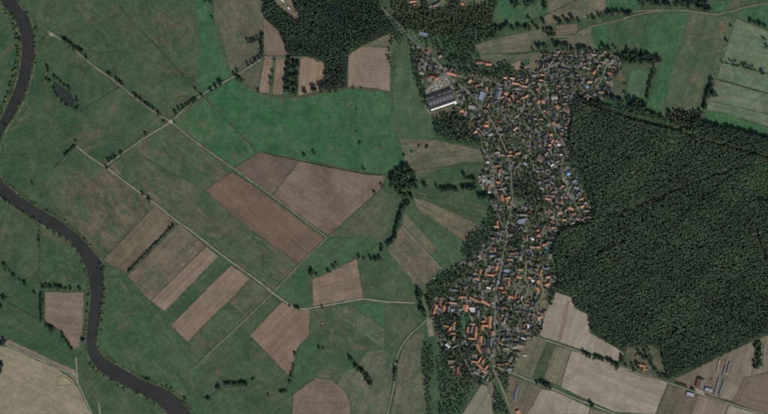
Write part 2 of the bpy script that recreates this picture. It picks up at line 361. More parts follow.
 ('meadow', 'G2', -60, [(106,276),(127,277),(150,303),(170,327),(200,362),(213,414),(193,414),(180,396),(162,386),(130,371),(105,356),(99,342),(105,300)], dict(c1=(0.04,0.068,0.038), c2=(0.052,0.078,0.045))),
 ('meadow', 'G2', -60, [(83,362),(96,371),(124,388),(160,407),(166,414),(96,414),(80,384),(78,365)], dict(c1=(0.04,0.064,0.036), c2=(0.06,0.072,0.046))),
]
MARGINS = []
for i, (nm, ty, ang, poly, ov) in enumerate(FIELDS):
    d = dict(TYPES[ty]); d.update(ov)
    sheet(nm, poly, field_mat('%s_soil_%d' % (nm, i), ang=ang, **d), amp=0.22)
    if nm in ('ploughed_field', 'stubble_field'):
        MARGINS.append(poly)
MM = [field_mat('field_margin_%d' % k, a, b_, (0.05, 0.045, 0.028), patch=0.6, psize=14, fine=0.8) for k, (a, b_) in enumerate((((0.05, 0.07, 0.034), (0.085, 0.088, 0.05)), ((0.07, 0.07, 0.042), (0.12, 0.1, 0.068))))]
for k, poly in enumerate(MARGINS):
    _z[0] += 0.004
    ribbon('field_margin', ragged(list(poly) + [poly[0]], 3.0, 0.18), 0.62, MM[k % 2], _z[0], jit=0.5, sm=False)

# wood floor and village plots
FOREST_N = [(264,-6),(264,18),(279,31),(288.5,56),(300,57.5),(313,57.5),(326,61.5),(325,90),(336,90),(346,87),(348,55),(362,46),(384,36),(396,31),(383,12),(376,-6)]
FOREST_NE = [(388,-6),(500,-6),(494,12),(492,24),(481,29),(462,31),(449,37),(425,33),(405,28),(396,20)]
FOREST_E = [(572,106),(590,107.5),(606,111.5),(640,121.8),(678,132),(703,126),(772,139),(772,333),(743,345),(718,357),(690,371),(668,380),(664,372),(660,351),(650,346),(640,348),(626,352),(610,344),(591,332),(590,315),(575,308),(573,298),(557,292),(558,280),(556,262),(550,252),(557,236),(563,229),(590,223),(597,205),(590,185),(579,165),(569,142),(572,120)]
RIDES = [
 [(575,100),(606,110),(640,121),(678,131),(701,139),(746,151),(772,159)],
 [(560,228),(590,220),(620,212),(650,200),(700,180),(735,168),(772,160)],
 [(553,254),(566,256),(590,257),(610,247),(628,239)],
 [(617,205),(622,217),(626,233)],
 [(755,229),(758,240),(765,258)],
 [(665,333),(680,328),(694,320)],
]
VILLAGE = [(409,42),(418,46),(432,56),(447,66),(470,73),(500,77),(531,62),(543,52),(560,50),(575,50),(600,51),(625,55),(622,70),(613,82),(607,97),(590,104),(570,108),(572,125),(567,140),(573,165),(585,185),(592,205),(588,222),(560,228),(549,250),(556,275),(556,290),(547,310),(540,335),(526,341),(512,372),(497,380),(480,385),(456,374),(440,352),(434,325),(428,304),(440,285),(463,262),(481,246),(492,231),(493,207),(480,182),(485,165),(478,142),(448,135),(438,115),(424,90),(416,70)]
wf = field_mat('forest_floor', (0.018, 0.022, 0.012), (0.03, 0.03, 0.018), (0.05, 0.045, 0.028), patch=0.3, psize=40)
for pl in (FOREST_N, FOREST_NE, FOREST_E):
    sheet('forest_floor', pl, wf)
sheet('clearing', [(270,-4),(289,-4),(295,10),(301,17),(298,21),(290,16),(280,8)], field_mat('sandy_clearing', (0.09, 0.085, 0.058), (0.15, 0.13, 0.098), (0.17, 0.145, 0.11), patch=0.4, psize=25))
for rd, wd in ((RIDES[0], 2.6), (RIDES[1], 2.4), (RIDES[2], 2.0), (RIDES[3], 1.5), (RIDES[4], 2.2), (RIDES[5], 1.5)):
    _z[0] += 0.006
    ribbon('forest_ride', rd, wd, field_mat('ride_soil%d' % int(rd[0][0]), (0.035, 0.036, 0.022), (0.055, 0.05, 0.034)), _z[0])
for pl in ([(405,-6),(418,-6),(421,6),(410,7)], [(424,-6),(450,-6),(447,9),(430,9)], [(458,-6),(490,-6),(489,2),(462,8)]):
    sheet('clearing', pl, field_mat('slope_garden%d' % pl[0][0], (0.06, 0.075, 0.045), (0.1, 0.098, 0.07), (0.14, 0.12, 0.09), patch=0.4, psize=20))
CLEAR = [(624,358),(627,347),(640,347),(651,345.5),(660,350),(666,372),(668,379),(650,377),(628,371)]
sheet('clearing', CLEAR, field_mat('clearing_grass', (0.06, 0.068, 0.042), (0.085, 0.082, 0.058), (0.125, 0.105, 0.078), patch=0.5, psize=30))
sheet('clearing', [(626,209),(640,202),(664,195),(667,197),(650,204),(628,211)], field_mat('clearing_heath', (0.075, 0.07, 0.045), (0.1, 0.09, 0.062)))
sheet('clearing', [(753,168),(770,162),(770,200),(757,200),(751,186)], field_mat('clearing_young', (0.03, 0.052, 0.025), (0.04, 0.062, 0.03)))

# village plots: a patchwork of lawns, beds and paving
vm, vt, vb = mat_new('garden_plots')
vo = N(vt, 'ShaderNodeTexVoronoi'); vt.links.new(pos(vt, 0.35), vo.inputs['Vector']); vo.inputs['Scale'].default_value = 1 / 10.0
vr = N(vt, 'ShaderNodeValToRGB'); sep = N(vt, 'ShaderNodeSeparateColor'); vt.links.new(vo.outputs['Color'], sep.inputs[0]); vt.links.new(sep.outputs[0], vr.inputs[0])
cr = vr.color_ramp; cr.interpolation = 'CONSTANT'
stops = [(0, (0.034,0.052,0.026)), (0.22, (0.05,0.062,0.034)), (0.36, (0.072,0.072,0.048)), (0.5, (0.1,0.092,0.072)), (0.61, (0.04,0.06,0.03)), (0.78, (0.13,0.12,0.1)), (0.9, (0.17,0.16,0.142))]
cr.elements[0].position = 0; cr.elements[0].color = (*stops[0][1], 1); cr.elements[1].position = stops[1][0]; cr.elements[1].color = (*stops[1][1], 1)
for p_, c_ in stops[2:]:
    e = cr.elements.new(p_); e.color = (*c_, 1)
nf = noise(vt, pos(vt), 1 / 5.0, 5.0, 0.7)
vt.links.new(mixc(vt, 0.7, vr.outputs[0], mixc(vt, ramp(vt, nf, 0.3, 0.7), (0.5, 0.5, 0.5), (1.5, 1.5, 1.5)), 'MULTIPLY'), vb.inputs['Base Color'])
sheet('village_ground', VILLAGE, vm, amp=0.6)
PLOTS = [('orchard_meadow', 'G3', [(509,62),(524,59),(521,72),(514,76),(510,70)]), ('stubble_field', 'B2', [(512,64),(522,60),(520,70),(514,74)]),
         ('stubble_field', 'T', [(530,56),(541,53),(537,71),(528,76)]), ('pasture', 'G3', [(511,281),(520,283),(526,287),(524,297),(513,294)]),
         ('stubble_field', 'T', [(527,288),(535,288),(533,298),(527,296)]), ('stubble_field', 'T', [(543,292),(552,284),(553,292),(545,312),(539,308)]),
         ('meadow', 'G1', [(461,313),(468,312),(466,335),(461,334)]), ('pasture', 'G2', [(514,196),(530,197),(534,205),(516,207)])]
for nm, ty, poly in PLOTS:
    d = dict(TYPES[ty]); sheet(nm, poly, field_mat('plot_soil%d' % int(poly[0][0] * 7 + poly[0][1]), ang=75, **d), amp=0.35)

# ------------------------------------------------------------------ roads and tracks
def road_mat(name, a, b_):
    return field_mat(name, a, b_, rows=0.15, fine=0.5, psize=25)
M_ASPH = road_mat('worn_asphalt', (0.10, 0.097, 0.09), (0.14, 0.134, 0.124))
M_CONC = road_mat('pale_concrete_track', (0.17, 0.16, 0.135), (0.23, 0.217, 0.188))
M_DIRT = road_mat('dirt_track', (0.15, 0.125, 0.095), (0.2, 0.17, 0.135))
M_FAINT = road_mat('faint_wheel_track', (0.08, 0.08, 0.054), (0.115, 0.1, 0.074))
tf = M_FAINT.node_tree; bo = [n for n in tf.nodes if n.type == 'BSDF_PRINCIPLED'][0]; oo = [n for n in tf.nodes if n.type == 'OUTPUT_MATERIAL'][0]
tp = N(tf, 'ShaderNodeBsdfTransparent'); mxs = N(tf, 'ShaderNodeMixShader')
tf.links.new(ramp(tf, noise(tf, pos(tf), 1 / 11.0, 5.0, 0.7), 0.38, 0.62, 0.1, 0.9), mxs.inputs[0])
tf.links.new(bo.outputs[0], mxs.inputs[1]); tf.links.new(tp.outputs[0], mxs.inputs[2]); tf.links.new(mxs.outputs[0], oo.inputs[0])
M_VERGE = road_mat('rough_verge', (0.05, 0.066, 0.036), (0.085, 0.088, 0.054))
M_DITCH = road_mat('wet_ditch', (0.025, 0.028, 0.016), (0.06, 0.05, 0.034))
M_PALEG = road_mat('pale_grass_line', (0.065, 0.08, 0.04), (0.09, 0.095, 0.055))
MAIN = [(380,6),(390,17),(399,25),(409,36.5),(421,47.5),(432,58),(441,66),(447,75),(456,82),(467,91),(476,100),(480,108),(488,116),(494,124),(496.5,130),(501,139),(507,153),(510.5,168),(511.6,187),(512.7,200),(510,215),(506.5,228),(507,239),(503.5,253),(502,263),(499,278),(496,297),(495,320),(495,345),(493.3,362)]
STREETS = [
 ('road', MAIN, 2.3, 'A'),
 ('road', [(493.3,362),(494,369),(497,377),(501,386),(505,396),(510,409),(514,420)], 1.7, 'D'),
 ('road', [(481.5,147),(490.5,160),(493,172),(495,190),(496.7,206),(498.5,217),(504,227.5)], 1.6, 'A'),
 ('road', [(489,88),(486,94),(482.5,101),(480.5,107)], 1.6, 'A'),
 ('road', [(447,72),(462,77),(480,79.5),(495,82.5),(510,88.5),(530,91),(536,98),(539,107),(544,115),(549,121.5),(553,127),(556.5,134.5),(563,141),(564.5,150),(562,165),(561.5,172),(565,180),(569.5,193),(574,201),(576,206.5),(580,214)], 1.8, 'A'),
 ('road', [(545,126.5),(539,130.7),(531,133),(527,127),(523,120)], 1.3, 'A'),
 ('road', [(539,107),(546,100),(548,90),(547,80),(548.5,71),(551,65.5),(561,65),(569.5,68),(578.5,72),(586,75),(596,78),(604,79)], 1.6, 'A'),
 ('road', [(607,62),(603,74),(598,85),(593.5,96)], 1.5, 'A'),
 ('road', [(543,207),(552,211.5),(555,218),(559.5,226)], 1.3, 'A'),
 ('road', [(526.5,256),(526.5,270),(534,273),(542,277.5),(541.5,286),(543,293),(539,302),(536.7,311)], 1.4, 'D'),
 ('road', [(526.5,270),(525,279),(528.5,284),(526.5,294),(523,303),(531.5,310),(536.7,311)], 1.2, 'D'),
 ('road', [(495,322.5),(506.7,326.5),(520,331),(537,337.5)], 1.4, 'A'),
 ('road', [(537,337.5),(560,345),(582,352.5),(605,360),(625,368),(640,374),(668,382.5),(698,393),(724,402),(770,416)], 1.5, 'D'),
 ('road', [(494,366),(498,367.5),(509,372),(521,376.5),(533,381.5),(553.7,389),(574,398),(592,405),(618,415)], 1.4, 'C'),
 ('road', [(480,252),(486,262),(487,278),(486.5,296)], 1.1, 'A'),
 ('road', [(465.5,300),(469,314),(478,330),(479,345),(484,354),(492,361)], 1.3, 'A'),
 ('road', [(514,122),(504,129),(497,130)], 1.2, 'A'),
 ('road', [(495,349),(505,351),(520,350),(527,345)], 1.1, 'D'),
 ('farm_track', [(47,31),(66,42.5),(82,56.5),(95,67),(109,77),(121,86),(134,97),(148,107.5),(160,116),(171,121.5),(192,139),(234,168.8),(275,198),(327,237.7)], 1.2, 'D'),
 ('farm_track', [(266,56.5),(263,58),(235,76),(213,88),(192,102),(171,121.5),(146,137),(128,149.5),(105.5,166)], 1.4, 'C'),
 ('farm_track', [(76,146),(90,157),(105.5,167),(128,184),(155,203.5),(178,222),(192,231.5),(222,255),(256,279.5),(272.7,292.7),(289,304),(300,308.7),(312.7,307.7),(342.7,302.5),(362.7,299),(384,301.5),(415,303)], 1.5, 'C'),
 ('farm_track', [(327,238),(299,265),(272.7,292.7),(238.7,326),(213,350),(194,369)], 1.0, 'D'),
 ('farm_track', [(56,-3),(49,10),(45.5,25),(47,31),(47.3,64),(46,80),(46.2,94),(48,112),(51.5,130),(58,137)], 1.7, 'F'),
 ('road', [(-3,340),(11,347),(41.7,360.5),(58,367.3),(72,376.5),(78,384),(83,394),(92.5,416)], 1.3, 'C'),
 ('farm_track', [(76,357),(76.8,370),(78,384)], 1.5, 'C'),
 ('farm_track', [(99,403),(100.5,416)], 1.3, 'C'),
 ('farm_track', [(463,262),(446,275),(425,291),(424,303),(428,312),(427,319.5)], 1.1, 'D'),
 ('farm_track', [(427,319.5),(420,326),(409,336),(402,346),(396,360),(394,384),(387,416)], 1.3, 'D'),
 ('farm_track', [(408,37),(400,44),(396,52),(393,69),(391.2,94),(392,111),(396.5,129),(397.2,138),(402,153),(406,165)], 1.2, 'F'),
 ('farm_track', [(401.5,226),(417,243),(429,255.5),(442,269.5)], 1.4, 'D'),
 ('farm_track', [(235,77),(247,86),(260,94),(280,98.3),(300,97.3),(320,93),(345,88.5),(365,88.5),(390,92.5)], 2.2, 'F'),
 ('farm_track', [(545,37.5),(557,36.5),(570,36.3),(579,33),(590,27),(615,21),(640,14),(665,10.5),(690,11),(715,14.5),(727,12),(747,7),(770,2.3)], 1.0, 'D'),
 ('farm_track', [(598,15),(618,13.5),(640,11),(665,9.5)], 0.8, 'D'),
 ('farm_track', [(268,58),(264.3,57),(264.6,40),(264.8,19)], 0.8, 'C'),
 ('farm_track', [(264,57.3),(288,57.3),(309,57.5)], 0.8, 'C'),
 ('farm_track', [(292.5,60),(292,95)], 0.8, 'F'),
 ('farm_track', [(388,186),(397,195),(404,202)], 0.8, 'F'),
 ('farm_track', [(208,0),(214,22),(222,52),(229,71)], 1.4, 'F'),
 ('farm_track', [(164,345),(184,376),(200,416)], 0.7, 'F'),
 ('farm_track', [(170,345),(190,378)], 0.6, 'F'),
 ('farm_track', [(672,379.5),(695,367),(718,356),(745,343),(770,332)], 0.8, 'F'),
 ('farm_track', [(421,96),(424,102),(426,108),(431,114)], 1.3, 'C'),
 ('farm_track', [(394,36),(385,46),(372,66),(390,60)], 0.01, 'F'),
 ('ditch', [(113,-2),(131,20),(150,40),(172,64),(178,70),(190,83),(203,97)], 0.8, 'W'),
 ('ditch', [(206,99),(222,116),(240,134),(256,151)], 0.7, 'W'),
 ('ditch', [(80,112),(97,126),(115,138),(128,150),(160,166),(192,183),(206,191),(235,218.5),(272,245.5),(299,264)], 0.8, 'P'),
 ('ditch', [(178,70.5),(160,83),(141,97)], 0.7, 'P'),
 ('ditch', [(120,87),(97,101),(80,112)], 0.6, 'W'),
 ('ditch', [(76,146),(66,155),(54,168)], 0.8, 'W'),
 ('ditch', [(716,79),(740,85.5),(770,94)], 0.7, 'W'),
 ('ditch', [(712,101),(740,108),(770,115)], 0.5, 'W'),
 ('ditch', [(507,54),(525,53.5),(545,50.5)], 0.7, 'W'),
 ('ditch', [(528,22.5),(552,12),(577,0),(584,-4)], 0.8, 'W'),
 ('ditch', [(9,303),(22,310),(38,319)], 0.8, 'W'),
 ('ditch', [(40,226),(39.7,250),(40.8,285),(42,321)], 0.7, 'W'),
 ('ditch', [(259,152),(299,160.8),(362,173.5),(385,175)], 0.7, 'W'),
 ('ditch', [(356.8,92),(357,112),(356.8,132),(360,150)], 0.5, 'F'),
 ('ditch', [(310,309),(309.5,336),(300,346),(295,358),(291,378),(286,391)], 0.7, 'P'),
 ('ditch', [(318,347),(336,349),(350,358),(362,371),(370,382)], 0.7, 'P'),
 ('ditch', [(200,402),(212,396),(226,388),(246,387),(256,391),(268,396),(281,392)], 0.8, 'P'),
 ('ditch', [(0,324),(30,335.5),(62,351.5),(76,358)], 0.6, 'F'),
 ('ditch', [(312.5,278),(312.5,306)], 0.7, 'P'),
 ('ditch', [(37,77),(41,81),(46,80.5)], 0.9, 'W'),
 ('old_channel', [(60, 138), (72, 128), (88, 124), (104, 130)], 0.9, 'F'),
 ('old_channel', [(78, 60), (86, 66), (83, 74), (79, 79)], 1.6, 'F'),
 ('old_channel', [(0, 155), (30, 155), (50, 150), (64, 147)], 0.6, 'P'),
 ('old_channel', [(88, 48), (100, 54), (118, 52), (136, 60)], 0.8, 'P'),
 ('old_channel', [(120, 30), (135, 40), (140, 55), (160, 66)], 0.8, 'P'),
 ('wheel_track', [(194, 24), (176, 46), (166, 58)], 0.5, 'F'),
 ('wheel_track', [(186, 16), (168, 34), (148, 58)], 0.5, 'F'),
 ('wheel_track', [(152, 3), (136, 20)], 0.5, 'F'),
 ('wheel_track', [(176, 4), (160, 18)], 0.5, 'F'),
 ('wheel_track', [(228, 40), (236, 62)], 0.7, 'P'),
 ('old_channel', [(170, 128), (168, 140), (172, 150), (180, 158)], 1.0, 'F'),
 ('old_channel', [(90, 178), (100, 190), (96, 204), (106, 214)], 1.1, 'F'),
 ('old_channel', [(70, 185), (84, 196), (92, 214), (100, 232)], 0.9, 'F'),
 ('old_channel', [(108, 172), (124, 190), (128, 205), (140, 212)], 0.9, 'F'),
 ('wheel_track', [(345, 96), (347, 118), (342, 138)], 1.2, 'F'),
 ('wheel_track', [(350, 95), (352, 120), (352, 142)], 0.8, 'F'),
 ('wheel_track', [(368, 145), (385, 149)], 0.6, 'F'),
 ('wheel_track', [(420, 205), (450, 224), (474, 239)], 0.5, 'F'),
 ('wheel_track', [(413, 214), (436, 233), (458, 252)], 0.5, 'F'),
 ('wheel_track', [(432, 203), (458, 210), (486, 220)], 0.6, 'P'),
 ('wheel_track', [(420, 196), (452, 202), (490, 212)], 0.7, 'F'),
 ('wheel_track', [(392, 246), (412, 268), (420, 284)], 0.5, 'F'),
 ('wheel_track', [(410, 171), (440, 168), (486, 164)], 0.6, 'P'),
 ('wheel_track', [(408, 166), (440, 158), (482, 155)], 0.5, 'F'),
 ('old_channel', [(320, 350), (318, 365), (316, 374)], 0.6, 'P'),
 ('old_channel', [(352, 306), (358, 330), (372, 350)], 0.6, 'P'),
 ('wheel_track', [(148, 300), (166, 320), (186, 342), (196, 360)], 0.8, 'P'),
 ('wheel_track', [(160, 330), (176, 346), (188, 356), (196, 366)], 1.2, 'F'),
 ('wheel_track', [(665, 66), (690, 71)], 0.6, 'F'),
 ('wheel_track', [(686, 36), (700, 33), (720, 30)], 0.6, 'F'),
 ('wheel_track', [(684, 40), (692, 38), (706, 36)], 0.5, 'F'),
 ('wheel_track', [(650, 16), (641, 48)], 0.6, 'P'),
 ('wheel_track', [(20, 350), (60, 372)], 0.01, 'F'),
 ('old_channel', [(84, 365), (90, 382), (97, 400)], 1.0, 'F'),
 ('old_channel', [(90, 372), (100, 388), (104, 404)], 0.8, 'F'),

]
MATS = {'A': M_ASPH, 'C': M_CONC, 'D': M_DIRT, 'F': M_FAINT, 'W': M_DITCH, 'P': M_PALEG}
zr = _z[0] + 0.02
for nm, ln, wd, mk in STREETS:
    if wd < 0.1: continue
    if nm == 'farm_track' and mk in 'CD' or nm == 'road' and mk in 'CD':
        zr += 0.006; ribbon('verge', ln, wd + 0.9, M_VERGE, zr, jit=0.25)
for nm, ln, wd, mk in STREETS:
    if wd < 0.1: continue
    zr += 0.006
    ribbon(nm, ln, wd * (0.55 if mk == 'A' else 1.15 if mk == 'F' else 0.72), MATS[mk], zr, jit=0.35 if mk in 'FWP' else 0.12)
zr += 0.01
sheet('track_junction', [(48,30),(53,33),(56,37),(50,36)], M_CONC, z=zr)
sheet('track_junction', [(168,120.5),(171,119.3),(174.5,121),(172,124),(169,123)], M_CONC, z=zr)
sheet('yard_ground', [(436,79),(446,74.5),(450,82),(452,88),(436,94),(426,98),(424,93),(428,87)], road_mat('factory_yard', (0.13, 0.12, 0.1), (0.19, 0.178, 0.155)), z=zr, amp=0.1)
sheet('yard_ground', [(431,112),(455,104),(457,107),(445,116),(434,120)], field_mat('factory_lawn', (0.075, 0.075, 0.045), (0.1, 0.09, 0.06)), z=zr)
sheet('yard_ground', [(695,388),(703,390.5),(705,396),(697,393)], road_mat('farm_concrete', (0.2, 0.18, 0.155), (0.24, 0.22, 0.195)), z=zr, amp=0.05)
sheet('yard_ground', [(478,176),(493,174),(493.5,186),(480,186)], road_mat('village_yard', (0.15, 0.14, 0.12), (0.21, 0.2, 0.175)), z=zr, amp=0.1)
sheet('yard_ground', [(506,343),(524,344),(524,349),(506,350)], road_mat('gravel_yard', (0.15, 0.135, 0.115), (0.2, 0.185, 0.16)), z=zr, amp=0.1)
sheet('yard_ground', [(537,312),(541,311),(544,316),(542,322),(537,321)], M_CONC, z=zr, amp=0.1)

# ------------------------------------------------------------------ river and pond
RA = [(-25,-40),(0,0),(9,11.7),(16,22),(20.5,34),(21.8,48),(20.3,66),(16,85),(8.5,102),(1.5,117.5),(-12,140),(-19,158),(-13,178),(0,195.5),(16,207),(30,216),(43,224.5),(61.7,234.8),(73,245),(81.7,258.7),(87.5,274),(90.7,292),(89,309),(87.4,326),(86.5,343),(89.5,357),(97,368),(109,377),(125,386),(144.7,395.5),(159.7,405),(170,417),(188,440)]
RB = [(2,-40),(16,0),(25.2,11.7),(30.9,23),(34,37),(34.2,54),(31.7,69),(27.8,86),(21.7,102),(13.3,117),(4,131),(-1,145),(-3,160),(0,178),(11,188.5),(22,197.3),(36.7,206.6),(50,214.5),(65,224),(80,237),(93,250.3),(101,262),(103.3,275),(103,292),(101,309),(98,326),(96,343),(102,355),(113.3,363),(129,372),(145,381),(161,387),(176,395.3),(185,405.5),(194,417),(206,440)]
wm, wt, wb = mat_new('river_water')
wn = noise(wt, pos(wt), 1 / 60.0, 4.0)
wt.links.new(mixc(wt, ramp(wt, wn, 0.3, 0.7), (0.020, 0.0215, 0.0145), (0.028, 0.0285, 0.0205)), wb.inputs['Base Color'])
wb.inputs['Roughness'].default_value = 0.12; wb.inputs['Specular IOR Level'].default_value = 0.5
bn = noise(wt, pos(wt), 1 / 2.5, 3.0); bmp = N(wt, 'ShaderNodeBump'); bmp.inputs['Strength'].default_value = 0.15; bmp.inputs['Distance'].default_value = 0.2
wt.links.new(bn, bmp.inputs['Height']); wt.links.new(bmp.outputs[0], wb.inputs['Normal'])
zw = zr + 0.02
def resamp(line, n):
    L = smooth_line(line, 3.0); d = np.r_[0, np.cumsum(np.linalg.norm(np.diff(L, axis=0), axis=1))]
    u = np.linspace(0, d[-1], n); return np.c_[np.interp(u, d, L[:, 0]), np.interp(u, d, L[:, 1])]
NR = 260
A = smooth_line(RA, 1e9); 
def dense(line, k):
    p = [np.array(q, float) for q in line]; p = [2 * p[0] - p[1]] + p + [2 * p[-1] - p[-2]]; out = []
    for i in range(1, len(p) - 2):
        for j in range(k):
            u = j / k; a, b_, c, e = p[i - 1], p[i], p[i + 1], p[i + 2]
            out.append(0.5 * ((2 * b_) + (-a + c) * u + (2 * a - 5 * b_ + 4 * c - e) * u * u + (-a + 3 * b_ - 3 * c + e) * u ** 3))
    out.append(p[-2]); return np.array(out)
n_min = min(len(RA), len(RB))
QA, QB = resamp(RA, NR), resamp(RB, NR)
v, f = [], []
for i in range(NR):
    v += [P(*(QA[i] + rng.normal(0, 0.12, 2)), zw), P(*(QB[i] + rng.normal(0, 0.12, 2)), zw)]
    if i: f.append((2 * i - 2, 2 * i - 1, 2 * i + 1, 2 * i))
me = mesh('river', v, f, [wm]);
if me.polygons[5].normal.z < 0: me.flip_normals()
obj('river', me, kind='structure')
bank_m = field_mat('river_bank_soil', (0.05, 0.068, 0.034), (0.09, 0.09, 0.055), (0.04, 0.06, 0.028), patch=0.5, psize=20)
for Q, other in ((QA, QB), (QB, QA)):
    v, f = [], []
    prof = [(-0.35, -0.2), (0.25, 0.5), (0.8, 1.1), (1.7, 0.7), (2.7, -0.3)]
    for i in range(NR):
        t_ = Q[min(NR - 1, i + 1)] - Q[max(0, i - 1)]; t_ /= np.linalg.norm(t_); nn = np.array([-t_[1], t_[0]])
        if np.dot(nn, other[i] - Q[i]) > 0: nn = -nn
        k = 1 + rng.normal(0, 0.15)
        for d_, h_ in prof:
            v.append(P(*(Q[i] + nn * d_ * (k if d_ > 0 else 1)), zw + h_ * (1 + rng.normal(0, 0.1))))
        if i:
            for j in range(4):
                a = (i - 1) * 5 + j; f.append((a, a + 1, a + 6, a + 5))
    me = mesh('river_bank', v, f, [bank_m])
    if me.polygons[50].normal.z < 0: me.flip_normals()
    obj('river_bank', me, kind='structure')
pond_m = wm.copy(); pond_m.name = 'pond_water'
for n in pond_m.node_tree.nodes:
    if n.type == 'MIX': n.inputs[6].default_value = (0.02, 0.024, 0.021, 1); n.inputs[7].default_value = (0.03, 0.034, 0.031, 1)
[n for n in pond_m.node_tree.nodes if n.type == 'BSDF_PRINCIPLED'][0].inputs['Specular IOR Level'].default_value = 0.2
sheet('pond', [(53,81),(57.5,84.5),(66.7,90),(72.5,96),(75,102),(74,109),(70,107),(66,103),(59,97),(55,90)], pond_m, z=zw)

# ------------------------------------------------------------------ trees
def ico(sub):
    import bmesh
    bm = bmesh.new(); bmesh.ops.create_icosphere(bm, subdivisions=sub, radius=1.0)
    v = np.array([x.co[:] for x in bm.verts]); f = np.array([[q.index for q in fc.verts] for fc in bm.faces]); bm.free()
    return v, f
ICO1, ICO2 = ico(1), ico(2)

def crown_arrays(r, sub, leaves, lsize, shape):
    """unit tree: radius 1, height 1; returns triangles of a lumpy core and leaf sprays"""
    V0, F0 = ICO1 if sub == 1 else ICO2
    lob = r.normal(size=(7, 3)); lob[:, 2] = np.abs(lob[:, 2]) * 0.8; lob /= np.linalg.norm(lob, axis=1)[:, None]
    amp = r.uniform(0.12, 0.42, 7)
    def rad(d):
        k = np.clip(d @ lob.T, 0, 1) ** 3
        return 0.66 + (k * amp).max(axis=1)
    def shp(d, rr):
        q = d * rr[:, None]
        z = q[:, 2]
        if shape == 'cone':
            h = np.clip((z + 1) / 2, 0, 1); q[:, :2] *= (1.25 * (1 - h) + 0.12)[:, None]
            q[:, 2] = 0.14 + 0.86 * h
        elif shape == 'canopy':
            q[:, 2] = 0.80 + 0.165 * z
        elif shape == 'column':
            q[:, 2] = 0.12 + 0.88 * np.clip((z + 1) / 2.0, 0, 1.03)
        elif shape == 'bush':
            q[:, 2] = np.maximum(0.0, 0.4 + z * 0.6)
        else:
            q[:, 2] = 0.22 + 0.78 * np.clip((z + 0.9) / 1.9, 0, 1.05)
        return q
    rr = rad(V0) * (1 + r.normal(0, 0.07, len(V0)))
    V = [shp(V0, rr * 0.93)]; F = [F0]; n = len(V0)
    d = r.normal(size=(leaves, 3)); d[:, 2] = np.abs(d[:, 2]) * 0.9 - 0.35 * r.random(leaves); d /= np.linalg.norm(d, axis=1)[:, None]
    c = shp(d, rad(d) * r.uniform(0.9, 1.12, leaves))
    nrm = d + r.normal(0, 0.3 if shape == 'canopy' else 0.55, (leaves, 3)); nrm /= np.linalg.norm(nrm, axis=1)[:, None]
    a = np.cross(nrm, r.normal(size=(leaves, 3))); a /= np.linalg.norm(a, axis=1)[:, None]; b_ = np.cross(nrm, a)
    s = lsize * r.uniform(0.6, 1.35, leaves)
    zs = 0.18 if shape == 'canopy' else 0.42
    for i in range(leaves):
        k = np.array([1, 1, zs])
        q = np.array([a[i] * s[i], b_[i] * s[i] * 0.9 + nrm[i] * s[i] * 0.25, -a[i] * s[i] * 0.9, -b_[i] * s[i] * 1.1 - nrm[i] * s[i] * 0.2]) * k + c[i]
        V.append(q); F.append(np.array([[n, n + 1, n + 2], [n, n + 2, n + 3]])); n += 4
    return np.concatenate(V), np.concatenate(F)

def trunk_arrays(limbs=True):
    V, F = [], []
    def tube(a, b_, ra, rb, k=5):
        n = len(V); a = np.array(a); b_ = np.array(b_)
        for c, rr in ((a, ra), (b_, rb)):
            for j in range(k):
                th = 2 * math.pi * j / k; V.append(c + np.array([math.cos(th) * rr, math.sin(th) * rr, 0]))
        for j in range(k):
            F.append((n + j, n + (j + 1) % k, n + k + (j + 1) % k)); F.append((n + j, n + k + (j + 1) % k, n + k + j))
    tube((0, 0, -0.02), (0, 0, 0.6), 0.09, 0.05)
    if limbs:
        for th in (0.4, 2.5, 4.4): tube((0, 0, 0.3), (0.5 * math.cos(th), 0.5 * math.sin(th), 0.58), 0.045, 0.02, 4)
    return np.array(V), np.array(F)

def leaf_mat(name):
    m, t, b = mat_new(name)
    b.inputs['Roughness'].default_value = 0.75; b.inputs['Specular IOR Level'].default_value = 0.15
    at = N(t, 'ShaderNodeAttribute', attribute_name='tint')
    oi = N(t, 'ShaderNodeObjectInfo')
    g_ = N(t, 'ShaderNodeNewGeometry')
    k = mixc(t, g_.outputs['Random Per Island'], (0.8, 0.8, 0.8), (1.2, 1.2, 1.2))
    k2 = mixc(t, oi.outputs['Random'], (0.75, 0.8, 0.8), (1.3, 1.2, 1.1))
    cc = mixc(t, 1.0, mixc(t, 1.0, at.outputs['Color'], k, 'MULTIPLY'), k2, 'MULTIPLY')
    t.links.new(cc, b.inputs['Base Color'])
    tr = N(t, 'ShaderNodeBsdfTranslucent'); t.links.new(cc, tr.inputs[0]); mx = N(t, 'ShaderNodeMixShader'); mx.inputs[0].default_value = 0.25
    t.links.new(b.outputs[0], mx.inputs[1]); t.links.new(tr.outputs[0], mx.inputs[2])
    t.links.new(mx.outputs[0], [n for n in t.nodes if n.type == 'OUTPUT_MATERIAL'][0].inputs[0])
    return m
LEAF = leaf_mat('foliage')
BARK = plain('bark', (0.07, 0.055, 0.04))

def np_mesh(name, V, F, mi=None, tint=None, mats=()):
    me = bpy.data.meshes.new(name)
    nv, nf = len(V), len(F)
    me.vertices.add(nv); me.vertices.foreach_set('co', np.ascontiguousarray(V, np.float32).ravel())
    me.loops.add(nf * 3); me.loops.foreach_set('vertex_index', np.ascontiguousarray(F, np.int32).ravel())
    me.polygons.add(nf); me.polygons.foreach_set('loop_start', np.arange(0, nf * 3, 3, dtype=np.int32))
    for m in mats: me.materials.append(m)
    if mi is not None: me.polygons.foreach_set('material_index', mi.astype(np.int32))
    if tint is not None:
        at = me.attributes.new('tint', 'FLOAT_COLOR', 'POINT'); at.data.foreach_set('color', np.c_[tint, np.ones(nv)].astype(np.float32).ravel())
    me.update(); me.validate()
    return me

